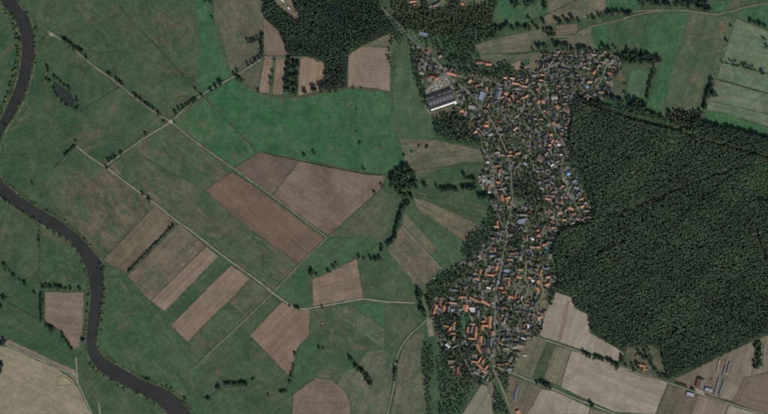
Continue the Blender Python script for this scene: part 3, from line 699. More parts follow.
SPECIES = {  # base leaf colours
    'dark': (0.036, 0.056, 0.036), 'mid': (0.046, 0.078, 0.043), 'light': (0.066, 0.098, 0.046), 'yellow': (0.12, 0.125, 0.045),
    'pine': (0.040, 0.068, 0.046), 'russet': (0.07, 0.066, 0.045)}
LO = {s: [crown_arrays(np.random.default_rng(100 + i + 10 * k), 1, 14 if s == 'canopy' else 30, 0.26 if s == 'canopy' else 0.3, s) for i in range(6)] for k, s in enumerate(('round', 'cone', 'column', 'bush', 'canopy'))}
TRK = trunk_arrays(False)
def mass(name, trees, label, cat, z0=0.0):
    """one joined mass of trees nobody could count: list of (x, y, r_m, h_m, shape, colour)"""
    Vs, Fs, Ms, Ts = [], [], [], []; n = 0
    for (x, y, r_, h_, shp, c_) in trees:
        V, F = LO[shp][rng.integers(6)]
        th = rng.uniform(0, 6.28); co, si = math.cos(th), math.sin(th)
        q = np.c_[(V[:, 0] * co - V[:, 1] * si) * r_, (V[:, 0] * si + V[:, 1] * co) * r_ * rng.uniform(0.85, 1.1), V[:, 2] * h_]
        px, py, _ = P(x, y); q += (px, py, z0)
        Vs.append(q); Fs.append(F + n); Ms.append(np.zeros(len(F))); Ts.append(np.tile(c_, (len(q), 1))); n += len(q)
        if shp != 'bush':
            q = TRK[0] * (r_, r_, h_) + (px, py, 0)
            Vs.append(q); Fs.append(TRK[1] + n); Ms.append(np.ones(len(TRK[1]))); Ts.append(np.tile((0.07, 0.055, 0.04), (len(q), 1))); n += len(q)
    me = np_mesh(name, np.concatenate(Vs), np.concatenate(Fs), np.concatenate(Ms), np.concatenate(Ts), (LEAF, BARK))
    return obj(name, me, label=label, cat=cat, kind='stuff')

def tcol(sp, var=0.22):
    c = np.array(SPECIES[sp]) * rng.uniform(1 - var, 1 + var); c[0] *= rng.uniform(0.9, 1.12); return c

def fill(poly, gap, holes=(), lines=()):
    xs = [p[0] for p in poly]; ys = [p[1] for p in poly]
    gx = np.arange(max(min(xs), -8), min(max(xs), 776), gap); gy = np.arange(max(min(ys), -6), min(max(ys), 420), gap * 0.9)
    X, Y = np.meshgrid(gx, gy); X = X + (np.arange(len(gy)) % 2)[:, None] * gap / 2
    X = (X + rng.normal(0, gap * 0.34, X.shape)).ravel(); Y = (Y + rng.normal(0, gap * 0.34, Y.shape)).ravel()
    ok = inside(poly, X, Y)
    for h in holes: ok &= ~inside(h, X, Y)
    for ln, d in lines: ok &= line_dist(ln, X, Y) > d
    return X[ok], Y[ok]

def noise2(x, y, s, ph):
    return np.sin(x / s + ph) * np.cos(y / s * 1.3 + ph * 2) + 0.6 * np.sin((x + y) / s * 1.9 + ph * 3) + 0.4 * np.cos((x - 2 * y) / s * 2.3 + ph)

def wood(poly, gap, mix, holes=(), lines=(), rm=(3.1, 4.4), hm=(15.4, 17.2)):
    X, Y = fill(poly, gap, holes, lines); out = []
    nz = noise2(X, Y, 18.0, 1.3); n2 = noise2(X, Y, 7.0, 4.1)
    n3 = noise2(X + 2.1 * np.sin(Y / 5.3), Y * 1.7 + 3 * np.sin(X / 9.1), 2.6, 0.7)
    for x, y, a, b_, c3_ in zip(X, Y, nz, n2, n3):
        u = rng.random() + 0.12 * a
        sp = 'pine' if u < mix[0] else 'dark' if u < mix[1] else 'mid' if u < mix[2] else 'light' if u < mix[3] else 'russet'
        c = tcol(sp, 0.13) * 1.0 * (1 + 0.07 * b_ + 0.06 * math.sin(x / 23 + y / 31) + 0.05 * math.sin(y / 13 - x / 40))
        r_ = rng.uniform(*rm) * rng.choice([0.85, 1.0, 1.22], p=[.35, .45, .2]) * (1 + 0.08 * a)
        shp = 'cone' if (sp == 'pine' and rng.random() < 0.08) else 'canopy'
        out.append((x, y, r_ * (0.95 if shp == 'cone' else 1), rng.uniform(*hm) * (1 + 0.05 * b_ + 0.08 * c3_), shp, c))
    return out
RL = [(RIDES[0], 1.0), (RIDES[1], 0.8), (RIDES[2], 0.75), (RIDES[3], 0.8), (RIDES[4], 1.2), (RIDES[5], 0.8)]
HEATH = [(626,209),(640,202),(664,195),(667,197),(650,204),(628,211)]
YOUNG = [(753,168),(770,162),(770,200),(757,200),(751,186)]
t_e = wood(FOREST_E, 1.66, (0.6, 0.8, 0.99, 1.1), holes=(CLEAR, HEATH, YOUNG), lines=RL)
t_e += wood(YOUNG, 1.7, (0.0, 0.3, 0.95, 1.5), rm=(2, 3), hm=(5, 8))
t_e += wood([(705,140),(725,141),(772,152),(772,157),(746,150)], 1.9, (0.0, 0.0, 0.4, 1.5), rm=(2.5, 3.6), hm=(9, 13))
t_e += wood([(571,101),(590,105),(606,107.5),(645,111),(662,118),(676,128),(660,124),(640,118.5),(606,111),(575,104.5)], 2.1, (0.1, 0.5, 0.9, 1.1), lines=RL)
mass('forest', t_e, 'dark mixed pine forest east of the village, reading as one mass', 'forest')
t_n = wood(FOREST_N, 1.85, (0.4, 0.7, 0.96, 1.1), holes=([(270,-6),(289,-6),(296,10),(302,18),(298,22),(290,17),(280,9)],), lines=[(MAIN, 1.1)])
mass('forest', t_n, 'dark wood beside the brown strip fields at the top of the map', 'forest')
t_m = wood(FOREST_NE, 2.05, (0.2, 0.55, 0.95, 1.1), lines=[(MAIN, 1.3)], holes=([(405,-6),(418,-6),(421,6),(410,7)], [(424,-6),(450,-6),(447,9),(430,9)], [(458,-6),(490,-6),(489,2),(462,8)]), rm=(2.6, 4.2), hm=(10, 15))
mass('forest', t_m, 'loose green wood north of the main road around the hillside houses', 'forest')

reed = []
for Q, other in ((QA, QB), (QB, QA)):
    for i in range(2, NR - 2):
        t_ = Q[i + 1] - Q[i - 1]; t_ /= np.linalg.norm(t_); nn = np.array([-t_[1], t_[0]])
        if np.dot(nn, other[i] - Q[i]) > 0: nn = -nn
        for k in range(3):
            q = Q[i] + nn * rng.uniform(0.1, 1.9) + t_ * rng.uniform(-1.5, 1.5)
            if rng.random() < 0.25 + 0.45 * (math.sin(i * 0.31) + math.sin(i * 0.113) > 0): reed.append((q[0], q[1], rng.uniform(1.1, 2.6), rng.uniform(1.2, 3.4), 'bush', tcol(rng.choice(['dark', 'mid', 'light', 'yellow'], p=[.3, .35, .25, .1]))))
mass('bank_reeds', reed, 'ragged reeds and low scrub fringing both banks of the river', 'reeds', z0=zw + 0.2)

# single trees: full trees with trunk and crown, copied with shared mesh data
HI = []
for k, (shape, nl) in enumerate((('round', 90), ('round', 90), ('round', 90), ('column', 80), ('cone', 80), ('bush', 70))):
    arr = crown_arrays(np.random.default_rng(500 + k), 2, nl, 0.24, shape)
    for sp in SPECIES:
        c = np.array(SPECIES[sp]); me = np_mesh('crown_%s_%s_%d' % (shape, sp, k), arr[0], arr[1], None, np.tile(c, (len(arr[0]), 1)), (LEAF,))
        HI.append((shape, sp, me))
TM = np_mesh('trunk', *trunk_arrays(True), mats=(BARK,))
TREES = []        # (x, y, r_m, h_m, shape, species, label, group)
def word(sp, k):
    c = {'dark': 'dark', 'mid': 'mid-green', 'light': 'pale green', 'yellow': 'yellow-green', 'russet': 'russet', 'pine': 'dark'}[sp]
    return ('big ' if k > 1.05 else 'small ' if k < 0.85 else '') + c + ' '
ADJ = ('large dark', 'dark', 'small', 'large', 'green', 'yellow-green', 'russet or dark', 'dense dark', 'tall dark', 'small round', 'broad dark', 'slender dark', 'round', 'lone dark', 'small dark')
def trees(label, group, pts, r_=4.5, h_=12.0, shape='round', sp=('dark', 'dark', 'mid')):
    for a in sorted(ADJ, key=len, reverse=True):
        if label.startswith(a + ' '):
            label = ('lone ' if 'lone' in a else 'slender ' if 'slender' in a else 'tall ' if 'tall' in a else 'broad ' if 'broad' in a else '') + label[len(a) + 1:]; break
    for q in pts:
        k = q[2] if len(q) > 2 else 1.0
        sp_ = random.choice(sp)
        TREES.append((q[0], q[1], 1.28 * r_ * k * random.uniform(0.8, 1.2), 1.15 * h_ * k * random.uniform(0.85, 1.2), shape, sp_, (word(sp_, k) + label).replace('dark dark', 'dark'), group))
def along(line, gap, jit=0.5):
    L = smooth_line(line, 0.5); d = np.r_[0, np.cumsum(np.linalg.norm(np.diff(L, axis=0), axis=1))]
    u = np.arange(gap / 2, d[-1], gap) + rng.normal(0, gap * 0.15, len(np.arange(gap / 2, d[-1], gap)))
    return [(float(np.interp(a, d, L[:, 0]) + rng.normal(0, jit)), float(np.interp(a, d, L[:, 1]) + rng.normal(0, jit))) for a in u]

trees('dark hedge tree beside the pale triangular junction of the riverside track', 'trees on the north-west farm track', [(64,40),(66.5,41.5),(69,43),(71.5,45),(73.5,47.5),(75.5,49.5),(79.5,49.5),(82,52),(87,58)], 4.3, 11)
trees('dark tree where the dashed ditch hedge meets the farm track', 'trees on the north-west farm track', [(110,75),(117,80),(119.5,82),(122,84)], 4, 11)
trees('dark tree in the hedge running down to the four-way track crossing', 'trees on the north-west farm track', [(134.5,94.5),(141.5,100),(150,106.5),(153.5,109),(159,113.5),(146,104),(137,97)], 3.8, 10)
trees('small round tree standing at the four-way track crossing', 'trees at the track crossing', [(174.5,122.5,0.8),(164,121.5,0.7),(145.5,134)], 4.2, 10)
trees('dark roadside tree in the row along the track north-east of the crossing', 'roadside row north-east of the crossing', [(175.5,113),(179.5,110),(183.5,108),(187,106),(190,104),(193,102.5),(195.5,100.5,1.2),(202,95.5,.8),(195.5,89,.7),(211.5,91),(216,87.2),(220.5,83.5,1.2),(234.5,75),(237.5,71,.8)], 4, 11)
trees('dense dark clump beside the bend of the pale grass bank', 'clump at the grass bank bend', [(237.5,77.5),(239.5,79),(241.5,81)], 4.6, 11)
trees('tall dark tree in a short line inside the brown pasture', 'short line of trees in the brown pasture', [(248.5,42.5),(251,42),(253,41),(255.5,40.5),(258,39)], 3.5, 14)
trees('dark tree in the roadside hedge below the brown pasture', 'hedge below the brown pasture', along([(247,66),(262,56.5)], 3.2) + along([(262.3,33),(262.5,54)], 3.4), 4, 12)
trees('tree at the top end of the bright green meadow band', 'trees on the green meadow band', [(205.5,2),(210.5,1.5),(212,17.5,.7)], 4, 10)
trees('tree in the thin hedge between the two narrow brown strips', 'hedge between brown strips', [(270,84),(270.6,79),(272,71,.7),(274.6,60,.8),(258.5,91)], 3.4, 9)
trees('tree in the wooded strip between two brown strip fields', 'wooded strip between fields', [(x, y) for x, y in zip(*fill([(287,59),(299,59),(297,95),(283,95)], 3.0, lines=[([(292.5,58),(292,96)], 0.9)]))], 4, 12, sp=('dark', 'mid', 'mid'))
trees('large dark tree at the lower edge of the orange-brown strip field', 'trees at the strip field edge', [(305.5,92),(314.5,89.5,1.1),(321.5,88,1.2),(323.5,86)], 5, 14, sp=('dark',))
trees('tree on the lower edge of the wide brown field by the wood', 'trees at the strip field edge', [(353,87,.6),(361,88,.6),(336,91),(330,92,.8)], 4, 9)
trees('dark tree on the ploughed field edge under the bright green meadow', 'trees around the big ploughed fields', [(304,155.5),(314,153),(363.5,169,.8),(374.5,193,.8),(382,186.5)], 4.2, 11)
trees('small bush on the fence line inside the bright green meadow', 'fence line bushes', [(356.5,109,.7),(356.5,131.5,.7),(360,143,1.2)], 3, 5, 'bush')
trees('lone dark tree in the pasture beside the river', 'lone pasture trees', [(33,184.5)], 4, 11)
trees('hedge bush on the dark ditch at the corner of the worn pasture', 'corner ditch hedge', along([(75.5,145.5),(65,155)], 1.8, .3) + [(76,141)], 2.8, 6, 'bush', ('dark',))
trees('dark tree on the track spur above the worn pasture', 'track spur trees', [(109,161),(112,159,.8),(115,157.5),(121,153.5),(106.8,168)], 3.9, 10, sp=('dark',))
trees('pair of dark trees beside the long straight concrete track', 'track trees above the stubble field', [(143,194.5),(149.5,200)], 4, 10, sp=('dark',))
trees('hedge bush in the thin dark hedge along the stubble field', 'stubble field hedge', along([(174,225.5),(150,249),(128,272)], 2.0, .25), 2.7, 5, 'bush', ('dark',))
trees('tree in the thicket hedge at the ends of the stubble hedge', 'stubble field hedge', [(173,225.5),(170,229),(130,270)], 3, 8, sp=('dark',))
trees('dark tree on the green meadow beside the brown triangular field', 'trees along the meadow hollow', [(312,271.5,1.3),(311,274),(317,275,.7),(328.5,271.5),(333.5,267.5),(336,264),(359,257),(364,258.5,.7),(371,259),(376,259.5),(380,258.5,1.2),(382,247),(381.5,250)], 4.2, 11, sp=('dark',))
trees('tree in the winding hedge between the olive pasture and the village meadows', 'winding hedge by the copse', along([(403,206),(400,214),(397.5,224),(395.5,232),(393.5,240),(387,244)], 2.6, .6), 4.3, 11)
trees('dense dark tree along the top edge of the small copse', 'copse edge trees', along([(390,182),(396,174),(402,168.5),(406,167)], 2.2, .7) + along([(407,168),(411,172),(414,180),(416,187)], 2.2, .8) + [(406,205),(409,203),(412,197)], 5, 14, sp=('dark',))
trees('green tree inside the small kite-shaped copse', 'trees of the small copse', [(x, y) for x, y in zip(*fill([(390,185),(403,171),(408,172),(413,186),(408,199),(402,197)], 3.2))], 4.3, 10, sp=('mid', 'light', 'mid'))
trees('lone tree standing on the meadow line east of the copse', 'meadow line trees', [(425,186,1.2),(437.7,188.5)], 4.5, 13, sp=('dark',))
trees('tree in the row on the meadow line', 'meadow line trees', [(443,190,1.1),(446.5,189.5),(449.5,188.5),(453,189),(456,190)] + along([(461,188),(476,188)], 2.1, .9) + [(464,175),(466,178,.8),(470,179,.8),(474,180)] + along([(478,195),(494,199)], 2.3, .9), 4.8, 13, sp=('dark',))
trees('shrub clump in the tan-green pasture below the factory wood', 'pasture shrubs', [(419,146),(427,146.5),(412,152,.7),(404,155)], 3.6, 5, 'bush', ('mid', 'dark'))
trees('round tree at the end of the pale track by the village stream', 'stream trees west of the village', [(418.5,290),(419.5,293),(419,297),(421,294.5)], 5, 14, sp=('dark',))
trees('dark tree in the streamside belt west of the old farmyards', 'stream trees west of the village', along([(420,301),(421.5,310),(425,317)], 2.4, .8) + along([(427,295),(430,303),(432,310)], 3, .7), 4.2, 11)
trees('tree in the narrow clump on the dirt track south-west of the village', 'clump on the dirt track', [(395.5,369),(395,372),(394.8,375.5),(394.5,379,.8),(397,362,.6)], 3.8, 11, sp=('dark',))
trees('tree beside the bend of the concrete track by the brown field', 'concrete track bend trees', [(290,306,.8),(296,307.5),(298.5,308),(322.7,308)], 3.6, 9, sp=('dark',))
trees('tree in the long low hedge on the southern meadow', 'southern meadow hedge', along([(224,383.5),(248,384)], 2.0, .3) + [(219,387,1.3),(217,388),(207,399,1.1),(209,398),(252.5,379.5,.7),(254,378,.6)], 3.7, 8, sp=('dark',))
trees('tree on the stream winding past the brown field tip', 'stream trees past the brown field', [(268.5,395.5,.8),(281,392),(283,391.5),(286,391),(290,382),(291,376.5),(291.5,373),(293,369,.8),(294,365.5),(295,353.5,1.1)], 3.4, 8, sp=('dark', 'mid'))
trees('tree in the dark comma-shaped clump on the pale pasture', 'comma-shaped clump', [(319,347.5,.7),(323.5,348.5,.7),(350,358.5,1.1),(352,360),(356,366),(359,369),(362.5,371.5,1.1),(365,375),(368,377,1.2),(370.5,380),(371,384,1.1),(366.5,378),(369,383)], 4.4, 11, sp=('dark',))
trees('yellow-green bush on the grassy river bank', 'bushes on the river bank', along([(4,8),(12,21),(16,32),(17.5,44),(16.5,60),(14,75),(9,92),(1,110)], 5.5, .9) + along([(35.5,24),(36,45),(35,62),(31,80)], 9, .5) + along([(105,285),(104,305),(101,325)], 8, .5) + [(27,13),(28.5,15,.8),(16.5,28),(17.5,35),(20,41,1.3),(17,47),(18,50),(13.5,72,1.2),(14,79),(11,87),(8,95),(5,103),(1,111),(34.8,30),(35,44),(34.8,60),(30,80),(26,92),(20,106),(13,119,.8),(10,186,.8),(20,196),(35,205),(47,211),(65,221,.8),(84,239),(89,245.5),(104,268,1.2),(89,296),(88,305),(87,313),(85.5,331),(84.5,340),(188.5,409,1.2),(183,402),(99.8,318),(172,389),(167,386),(104,290,.8),(101,330,.8)], 3.0, 4.5, 'bush', ('yellow', 'light', 'mid'))
trees('dark bush overhanging the river bank', 'bushes on the river bank', [(8,8),(12,15),(14.5,19),(18,39),(20,38),(34.5,48),(33,62),(3.5,199),(6,201,1.3),(10,204),(17,209),(24,213),(30,218),(34,218,1.2),(41,223),(48,229),(54,233),(60,236),(67,241),(73,247),(77,252),(82,262),(85,270),(103.8,280),(103.6,286),(103,297),(102,305),(100.5,315),(98.5,325),(97,335),(82,340),(90.5,364),(94,368),(98,371),(104,376),(111,380),(118,385),(124,388),(137,393),(147,399),(155,404),(143,378),(147,379.5,1.2),(150,379.5,1.2),(185,399,1.2),(101,265,1.4),(103,271,1.3),(11,113),(6,126)], 2.7, 5, 'bush', ('dark', 'mid'))
trees('tree crowding the edge of the narrow oxbow pond', 'trees around the oxbow pond', [(47,66),(48.5,69,1.1),(48,72),(47.5,80),(50,81.5,1.1),(55,77.5),(58,79.5),(62,82.5),(65,85.5),(69,87),(70.5,90),(54,89),(56.5,94),(58,97),(63,102),(67,105.5),(77,98.5),(77.5,102),(78.5,106.5),(77,109),(43,39,.6)], 3.6, 8, sp=('dark', 'mid', 'light'))
trees('dark tree in the hedge enclosing the riverside brown field', 'hedge of the riverside brown field', along([(42,286.5),(55,286.5)], 2.2, .5) + [(59,287.5),(61.5,288),(66,289,.7),(71,288.5),(80,289.5,1.1)] + along([(41.5,293),(41.8,320)], 2.8, .4) + [(47,325.5),(53,330.5,1.3),(50.5,328),(62.5,334),(63.5,338),(67.5,342),(69,345),(83.5,340)], 3.9, 10, sp=('dark', 'dark', 'mid'))
trees('lone dark tree on the far river meadow', 'lone trees on the far river meadow', [(14,276,1.1),(25,284),(35,293),(4,298,1.1),(1,307),(5,266,1.2),(10,271,.6),(20,280,.7)], 4.3, 11, sp=('dark', 'mid'))
trees('dark tree on the ditch line running from the river', 'ditch line hedge by the river', [(39,231,.7),(39,237),(39,241),(39.5,247,.6),(40,262,.5)], 3.3, 8, sp=('dark',))
trees('dark tree beside the tan field across the dike road', 'trees at the tan field', [(4,341,1.2),(2,344),(1.5,365),(1,371,.8),(72,349,.6)], 5, 12, sp=('dark',))
# north east rows
trees('dark tree in the grove at the top of the small meadow', 'grove at the top meadow', [(513,4),(515.5,7),(518,4),(526,6),(529,5),(531,3),(534,3),(528.7,18,.8),(544.5,3),(545,8)], 4.6, 13, sp=('dark', 'mid'))
trees('dark tree in the row along the upper cart track', 'row along the upper cart track', [(543.7,22,1.1),(556,20),(560,23),(565,19.5),(568.5,22),(572,18,1.1),(578.7,21),(588,17.5,.8),(593.5,18.5)] + along([(599,16),(612,13.5),(632,13.5)], 2.8, .6), 4.2, 13, sp=('dark',))
trees('tree in the ragged belt between the two tan pastures', 'ragged belt of the northern pastures', along([(466,28),(478,30),(492,30),(506,27),(520,27.5),(538,27)], 3.0, 1.4) + [(544.5,31),(548,30),(552,31),(553,34.5),(549,36)] + along([(482,41),(494,34)], 3, 1), 4.5, 11)
trees('tree in the dark clump above the estate gardens', 'belt above the northern estate', [(538,47),(541,45.5),(543.5,46),(546,47),(533,50,.8),(556,46.5),(559,45),(562,46),(565,45.5),(568,46.5),(572,49),(578.7,49),(581,48),(583.7,48),(587,49.5),(591,50,.8),(603.5,47,1.2),(601,50),(606,50,.8),(609,49.5),(614.5,48),(628,50),(554,43)], 4.3, 13, sp=('dark', 'dark', 'mid'))
trees('tree in the dark woodland clump east of the estate', 'clump east of the estate', [(x, y) for x, y in zip(*fill([(620,54),(640,52),(659,56),(661,62),(648,64),(632,64),(620,61)], 3.1))] + [(628,50)], 4.4, 12, sp=('dark', 'dark', 'mid'))
trees('tall dark tree on the top border of the green fields', 'top border trees', along([(637,3),(690,4)], 2.7, 1.5) + along([(690,2.5),(708,2)], 2.6, .7) + along([(696,8),(710,9.5)], 2.5, .5), 4.4, 12, sp=('dark',))
trees('slender dark poplar in the line across the pale stubble', 'poplar line in the stubble', [(732,64.5),(734.5,65),(737.5,65.5),(743,67),(745.5,67.5),(748,68),(751,69),(754,69.5),(762,73),(764,73.5),(722,62,.6),(727,63.5,.6)], 3.0, 17, 'column', ('dark',))
trees('small dark tree on the boundary of the pale stubble', 'stubble boundary trees', [(726.7,41),(731,26,.7),(763.5,39),(766.5,46.5,.8),(750.5,21),(755,23),(760,24),(765,26)], 4, 11, sp=('dark',))
trees('dark tree in the upright hedge beside the wide stubble', 'hedge beside the wide stubble', along([(712,78),(709,88),(706,98),(704,111)], 2.1, .6) + [(713.5,93.5,1.2),(715.5,95),(712.5,95)], 4.2, 11, sp=('dark',))
trees('dark tree in the hedge beside the small sports meadow', 'hedge beside the small meadow', along([(653,71),(651,79),(648,90),(646.5,101)], 2.5, .5) + [(624.5,84,.7),(624,92,.7),(655,70)], 3.6, 9)
trees('russet or dark tree in the old copse between stubble and forest', 'copse between stubble and forest', [(x, y) for x, y in zip(*fill([(666,110),(702,112),(702,126),(690,128),(668,122)], 3.0))], 4, 12, sp=('russet', 'dark', 'mid', 'russet'))
for lab_, pts_ in (('dark tree between the estate gardens and the forest', along([(575,98),(590,102),(606,105)], 2.6, 1.0)), ('dark tree in the clump under the dull garden meadow', along([(607,98),(614,97),(621,101)], 2.0, 1.3)),
                   ('dark tree under the small sports meadow', along([(626,101),(642,103),(647,109)], 2.6, 1.2) + along([(630,106),(645,108)], 2.6, 0.8)), ('dark tree below the narrow bright green strip', along([(647,113),(663,119)], 2.3, 1.2)),
                   ('dark tree on the forest border along the bright wedge', along([(704,124),(722,128),(745,133),(768,139)], 2.2, .9))):
    trees(lab_, 'forest border trees', pts_, 4.6, 14, sp=('dark',))
# south east
trees('broad dark tree in the roadside row between two pale fields', 'roadside row between pale fields', [(584,353),(587,354.5,1.1),(589,355.5,.9),(596.5,357,1.1),(600,358),(602.5,359),(608.5,360.5),(612,362.5,1.1),(615,365),(617,366.5)], 4.6, 11, sp=('dark',))
trees('dark tree in the clump where the green strip meets the dirt road', 'clump at the green strip', [(537,382.5,.8),(541,382.5),(544,383.5,1.2),(547,385.5,1.2),(550,387)], 4.6, 11, sp=('dark',))
trees('lone dark tree beside the pale dirt road between stubble fields', 'lone roadside tree', [(591.5,405)], 5, 14, sp=('dark',))
trees('small round tree in the evenly spaced row before the red barn', 'row before the red barn', [(675.5,382.5),(678,383.5),(680.5,384.3),(683,385.2),(686,386.3),(691.5,388.5),(693.5,389)], 2.6, 7, sp=('dark',))
trees('green tree in the upright clump by the long greenhouse', 'clump by the greenhouse', [(x, y) for x, y in zip(*fill([(755,342),(761,341),(762,368),(754,369)], 2.9))], 3.9, 9, sp=('mid', 'light', 'dark'))
trees('tree in the garden of the forest-edge homestead', 'homestead trees', [(622,357),(621.5,361),(626,366),(632,365),(637,364),(638,367),(638,351),(640,354),(643,357),(647,358),(651,358),(650,362),(652,366),(655,370),(658,374),(664,376),(667,377),(660,376),(634,369.5),(645,352),(648,349)], 4.2, 11, sp=('dark', 'mid'))
def reach(x, y):
    k = int(np.argmin(np.minimum(np.hypot(QA[:, 0] - x, QA[:, 1] - y), np.hypot(QB[:, 0] - x, QB[:, 1] - y))))
    side = 'outer' if np.hypot(*(QA[k] - (x, y))) < np.hypot(*(QB[k] - (x, y))) else 'meadow-side'
    part = 'upper reach' if y < 70 else 'upper bend' if y < 150 else 'middle reach' if y < 235 else 'middle bend' if y < 285 else 'reach past the brown field' if y < 345 else 'lower bend'
    return '%s bank, %s' % (side, part)
TREES = [(t_[0], t_[1], t_[2], t_[3], t_[4], t_[5], t_[6].replace('the grassy river bank', 'the grassy river bank, ' + reach(t_[0], t_[1])).replace('the river bank', 'the river bank, ' + reach(t_[0], t_[1])) if 'river bank' in t_[6] else t_[6], t_[7]) for t_ in TREES]

# ------------------------------------------------------------------ roofs, walls and other building materials
def roof_mat(name, c, metal=False, var=0.18):
    m, t, b = mat_new(name)
    b.inputs['Roughness'].default_value = 0.45 if metal else 0.8
    b.inputs['Specular IOR Level'].default_value = 0.4 if metal else 0.2
    oi = N(t, 'ShaderNodeObjectInfo'); tc = N(t, 'ShaderNodeTexCoord')
    k = mixc(t, oi.outputs['Random'], tuple(1 - var for _ in range(3)), tuple(1 + var for _ in range(3)))
    wv = N(t, 'ShaderNodeTexWave', wave_type='BANDS', bands_direction='X'); t.links.new(pos(t, 0.3), wv.inputs['Vector']); wv.inputs['Scale'].default_value = 0.9; wv.inputs['Distortion'].default_value = 1.0
    n1 = noise(t, pos(t), 1 / 2.0, 6.0, 0.7)
    k2 = mixc(t, ramp(t, n1, 0.25, 0.75), (0.68, 0.7, 0.72), (1.3, 1.28, 1.25))
    k3 = mixc(t, wv.outputs['Fac'], (0.9, 0.9, 0.9), (1.08, 1.08, 1.08))
    c_ = mixc(t, 1.0, mixc(t, 1.0, mixc(t, 1.0, c, k, 'MULTIPLY'), k2, 'MULTIPLY'), k3, 'MULTIPLY')
    t.links.new(c_, b.inputs['Base Color'])
    return m
ROOF = {
 'O': ('orange tiled', roof_mat('orange_tiles', (0.36, 0.17, 0.092))),
 'Y': ('pale orange tiled', roof_mat('pale_orange_tiles', (0.34, 0.21, 0.135))),
 'R': ('red-brown tiled', roof_mat('red_brown_tiles', (0.19, 0.088, 0.064))),
 'K': ('faded pinkish tiled', roof_mat('pink_tiles', (0.215, 0.14, 0.11))),
 'D': ('dark slate-grey', roof_mat('dark_slate', (0.055, 0.055, 0.062))),
 'G': ('mid-grey', roof_mat('grey_tiles', (0.11, 0.107, 0.106))),
 'B': ('brown-grey', roof_mat('brown_grey_tiles', (0.10, 0.085, 0.073))),
 'L': ('pale beige', roof_mat('beige_fibre', (0.2, 0.18, 0.15))),
 'W': ('white', roof_mat('white_sheet', (0.46, 0.46, 0.45), True)),
 'S': ('blue-grey metal', roof_mat('blue_grey_sheet', (0.17, 0.20, 0.235), True)),
 'T': ('light turquoise', roof_mat('turquoise_sheet', (0.10, 0.30, 0.33), True)),
 'U': ('blue', roof_mat('blue_sheet', (0.08, 0.22, 0.36), True)),
}
WALLS = [plain('brick_wall', (0.26, 0.14, 0.1)), plain('render_wall', (0.55, 0.52, 0.46)), plain('ochre_wall', (0.4, 0.32, 0.22))]
CHIM = plain('chimney_brick', (0.22, 0.12, 0.09)); SOLAR = roof_mat('solar_glass', (0.02, 0.028, 0.055), True)

_cache = {}
def cached(key, fn):
    if key not in _cache: _cache[key] = fn()
    return _cache[key]
def wall_mesh(kind, wi):
    # unit footprint 1 x 1 (length along x), eave height 1; gable ends closed to the ridge
    def mk():
        v = [(-.5,-.5,0),(.5,-.5,0),(.5,.5,0),(-.5,.5,0),(-.5,-.5,1),(.5,-.5,1),(.5,.5,1),(-.5,.5,1)]
        f = [(0,1,5,4),(1,2,6,5),(2,3,7,6),(3,0,4,7)]
        if kind == 'gable':
            v += [(-.5,0,1.95),(.5,0,1.95)]; f += [(4,8,7),(5,6,9)]
        else: f.append((4,5,6,7))
        return mesh('wall', v, f, [WALLS[wi]])
    return cached(('w', kind, wi), mk)
def roof_mesh(kind, ck):
    def mk():
        m = ROOF[ck][1]
        if kind == 'flat':
            v = [(-.53,-.53,1.0),(.53,-.53,1.0),(.53,.53,1.0),(-.53,.53,1.0)]; v += [(a, b_, 1.12) for a, b_, _ in v]
            v += [(a * .92, b_ * .92, 1.12) for a, b_, _ in v[:4]]; v += [(a * .92, b_ * .92, 1.06) for a, b_, _ in v[:4]]
            f = [(3,2,1,0)]
            for o_ in (0, 4, 8):
                for j in range(4): f.append((o_ + j, o_ + (j + 1) % 4, o_ + 4 + (j + 1) % 4, o_ + 4 + j))
            f.append((12,13,14,15))
            return mesh('roof', v, f, [m])
        e = 0.56; r_ = 0.54 if kind == 'gable' else 0.24
        v = [(-r_ if kind == 'gable' else -.54, -e, .88), (.54, -e, .88), (.54, e, .88), (-.54, e, .88), (-r_, 0, 2.0), (r_, 0, 2.0)]
        v[0] = (-.54, -e, .88)
        up = v + [(a, b_, c + .07) for a, b_, c in v]
        f = []
        quads = [(0,1,5,4), (2,3,4,5)]; tris = [(1,2,5), (3,0,4)]
        for q in quads: f.append(tuple(i + 6 for i in q)); f.append(tuple(reversed(q)))
        if kind == 'hip':
            for q in tris: f.append(tuple(i + 6 for i in q)); f.append(tuple(reversed(q)))
            for a, b_ in ((0,1),(1,2),(2,3),(3,0)): f.append((a, b_, b_ + 6, a + 6))
        else:
            for a, b_ in ((0,1),(2,3),(1,5),(5,2),(3,4),(4,0)): f.append((a, b_, b_ + 6, a + 6))
        return mesh('roof', up, f, [m])
    return cached(('r', kind, ck), mk)
def chimney_mesh():
    return cached('chim', lambda: mesh('chimney', [(x * .5, y * .5, z) for z in (0, 1) for x, y in ((-1,-1),(1,-1),(1,1),(-1,1))] + [(x * .62, y * .62, z) for z in (1, 1.15) for x, y in ((-1,-1),(1,-1),(1,1),(-1,1))],
        [(0,1,5,4),(1,2,6,5),(2,3,7,6),(3,0,4,7),(8,9,13,12),(9,10,14,13),(10,11,15,14),(11,8,12,15),(12,13,14,15),(11,10,9,8)], [CHIM]))

def scaled(name, me, parent, loc, scale, rz=0.0):
    o = obj(name, me, parent); o.location = loc; o.scale = scale; o.rotation_euler = (0, 0, rz); return o

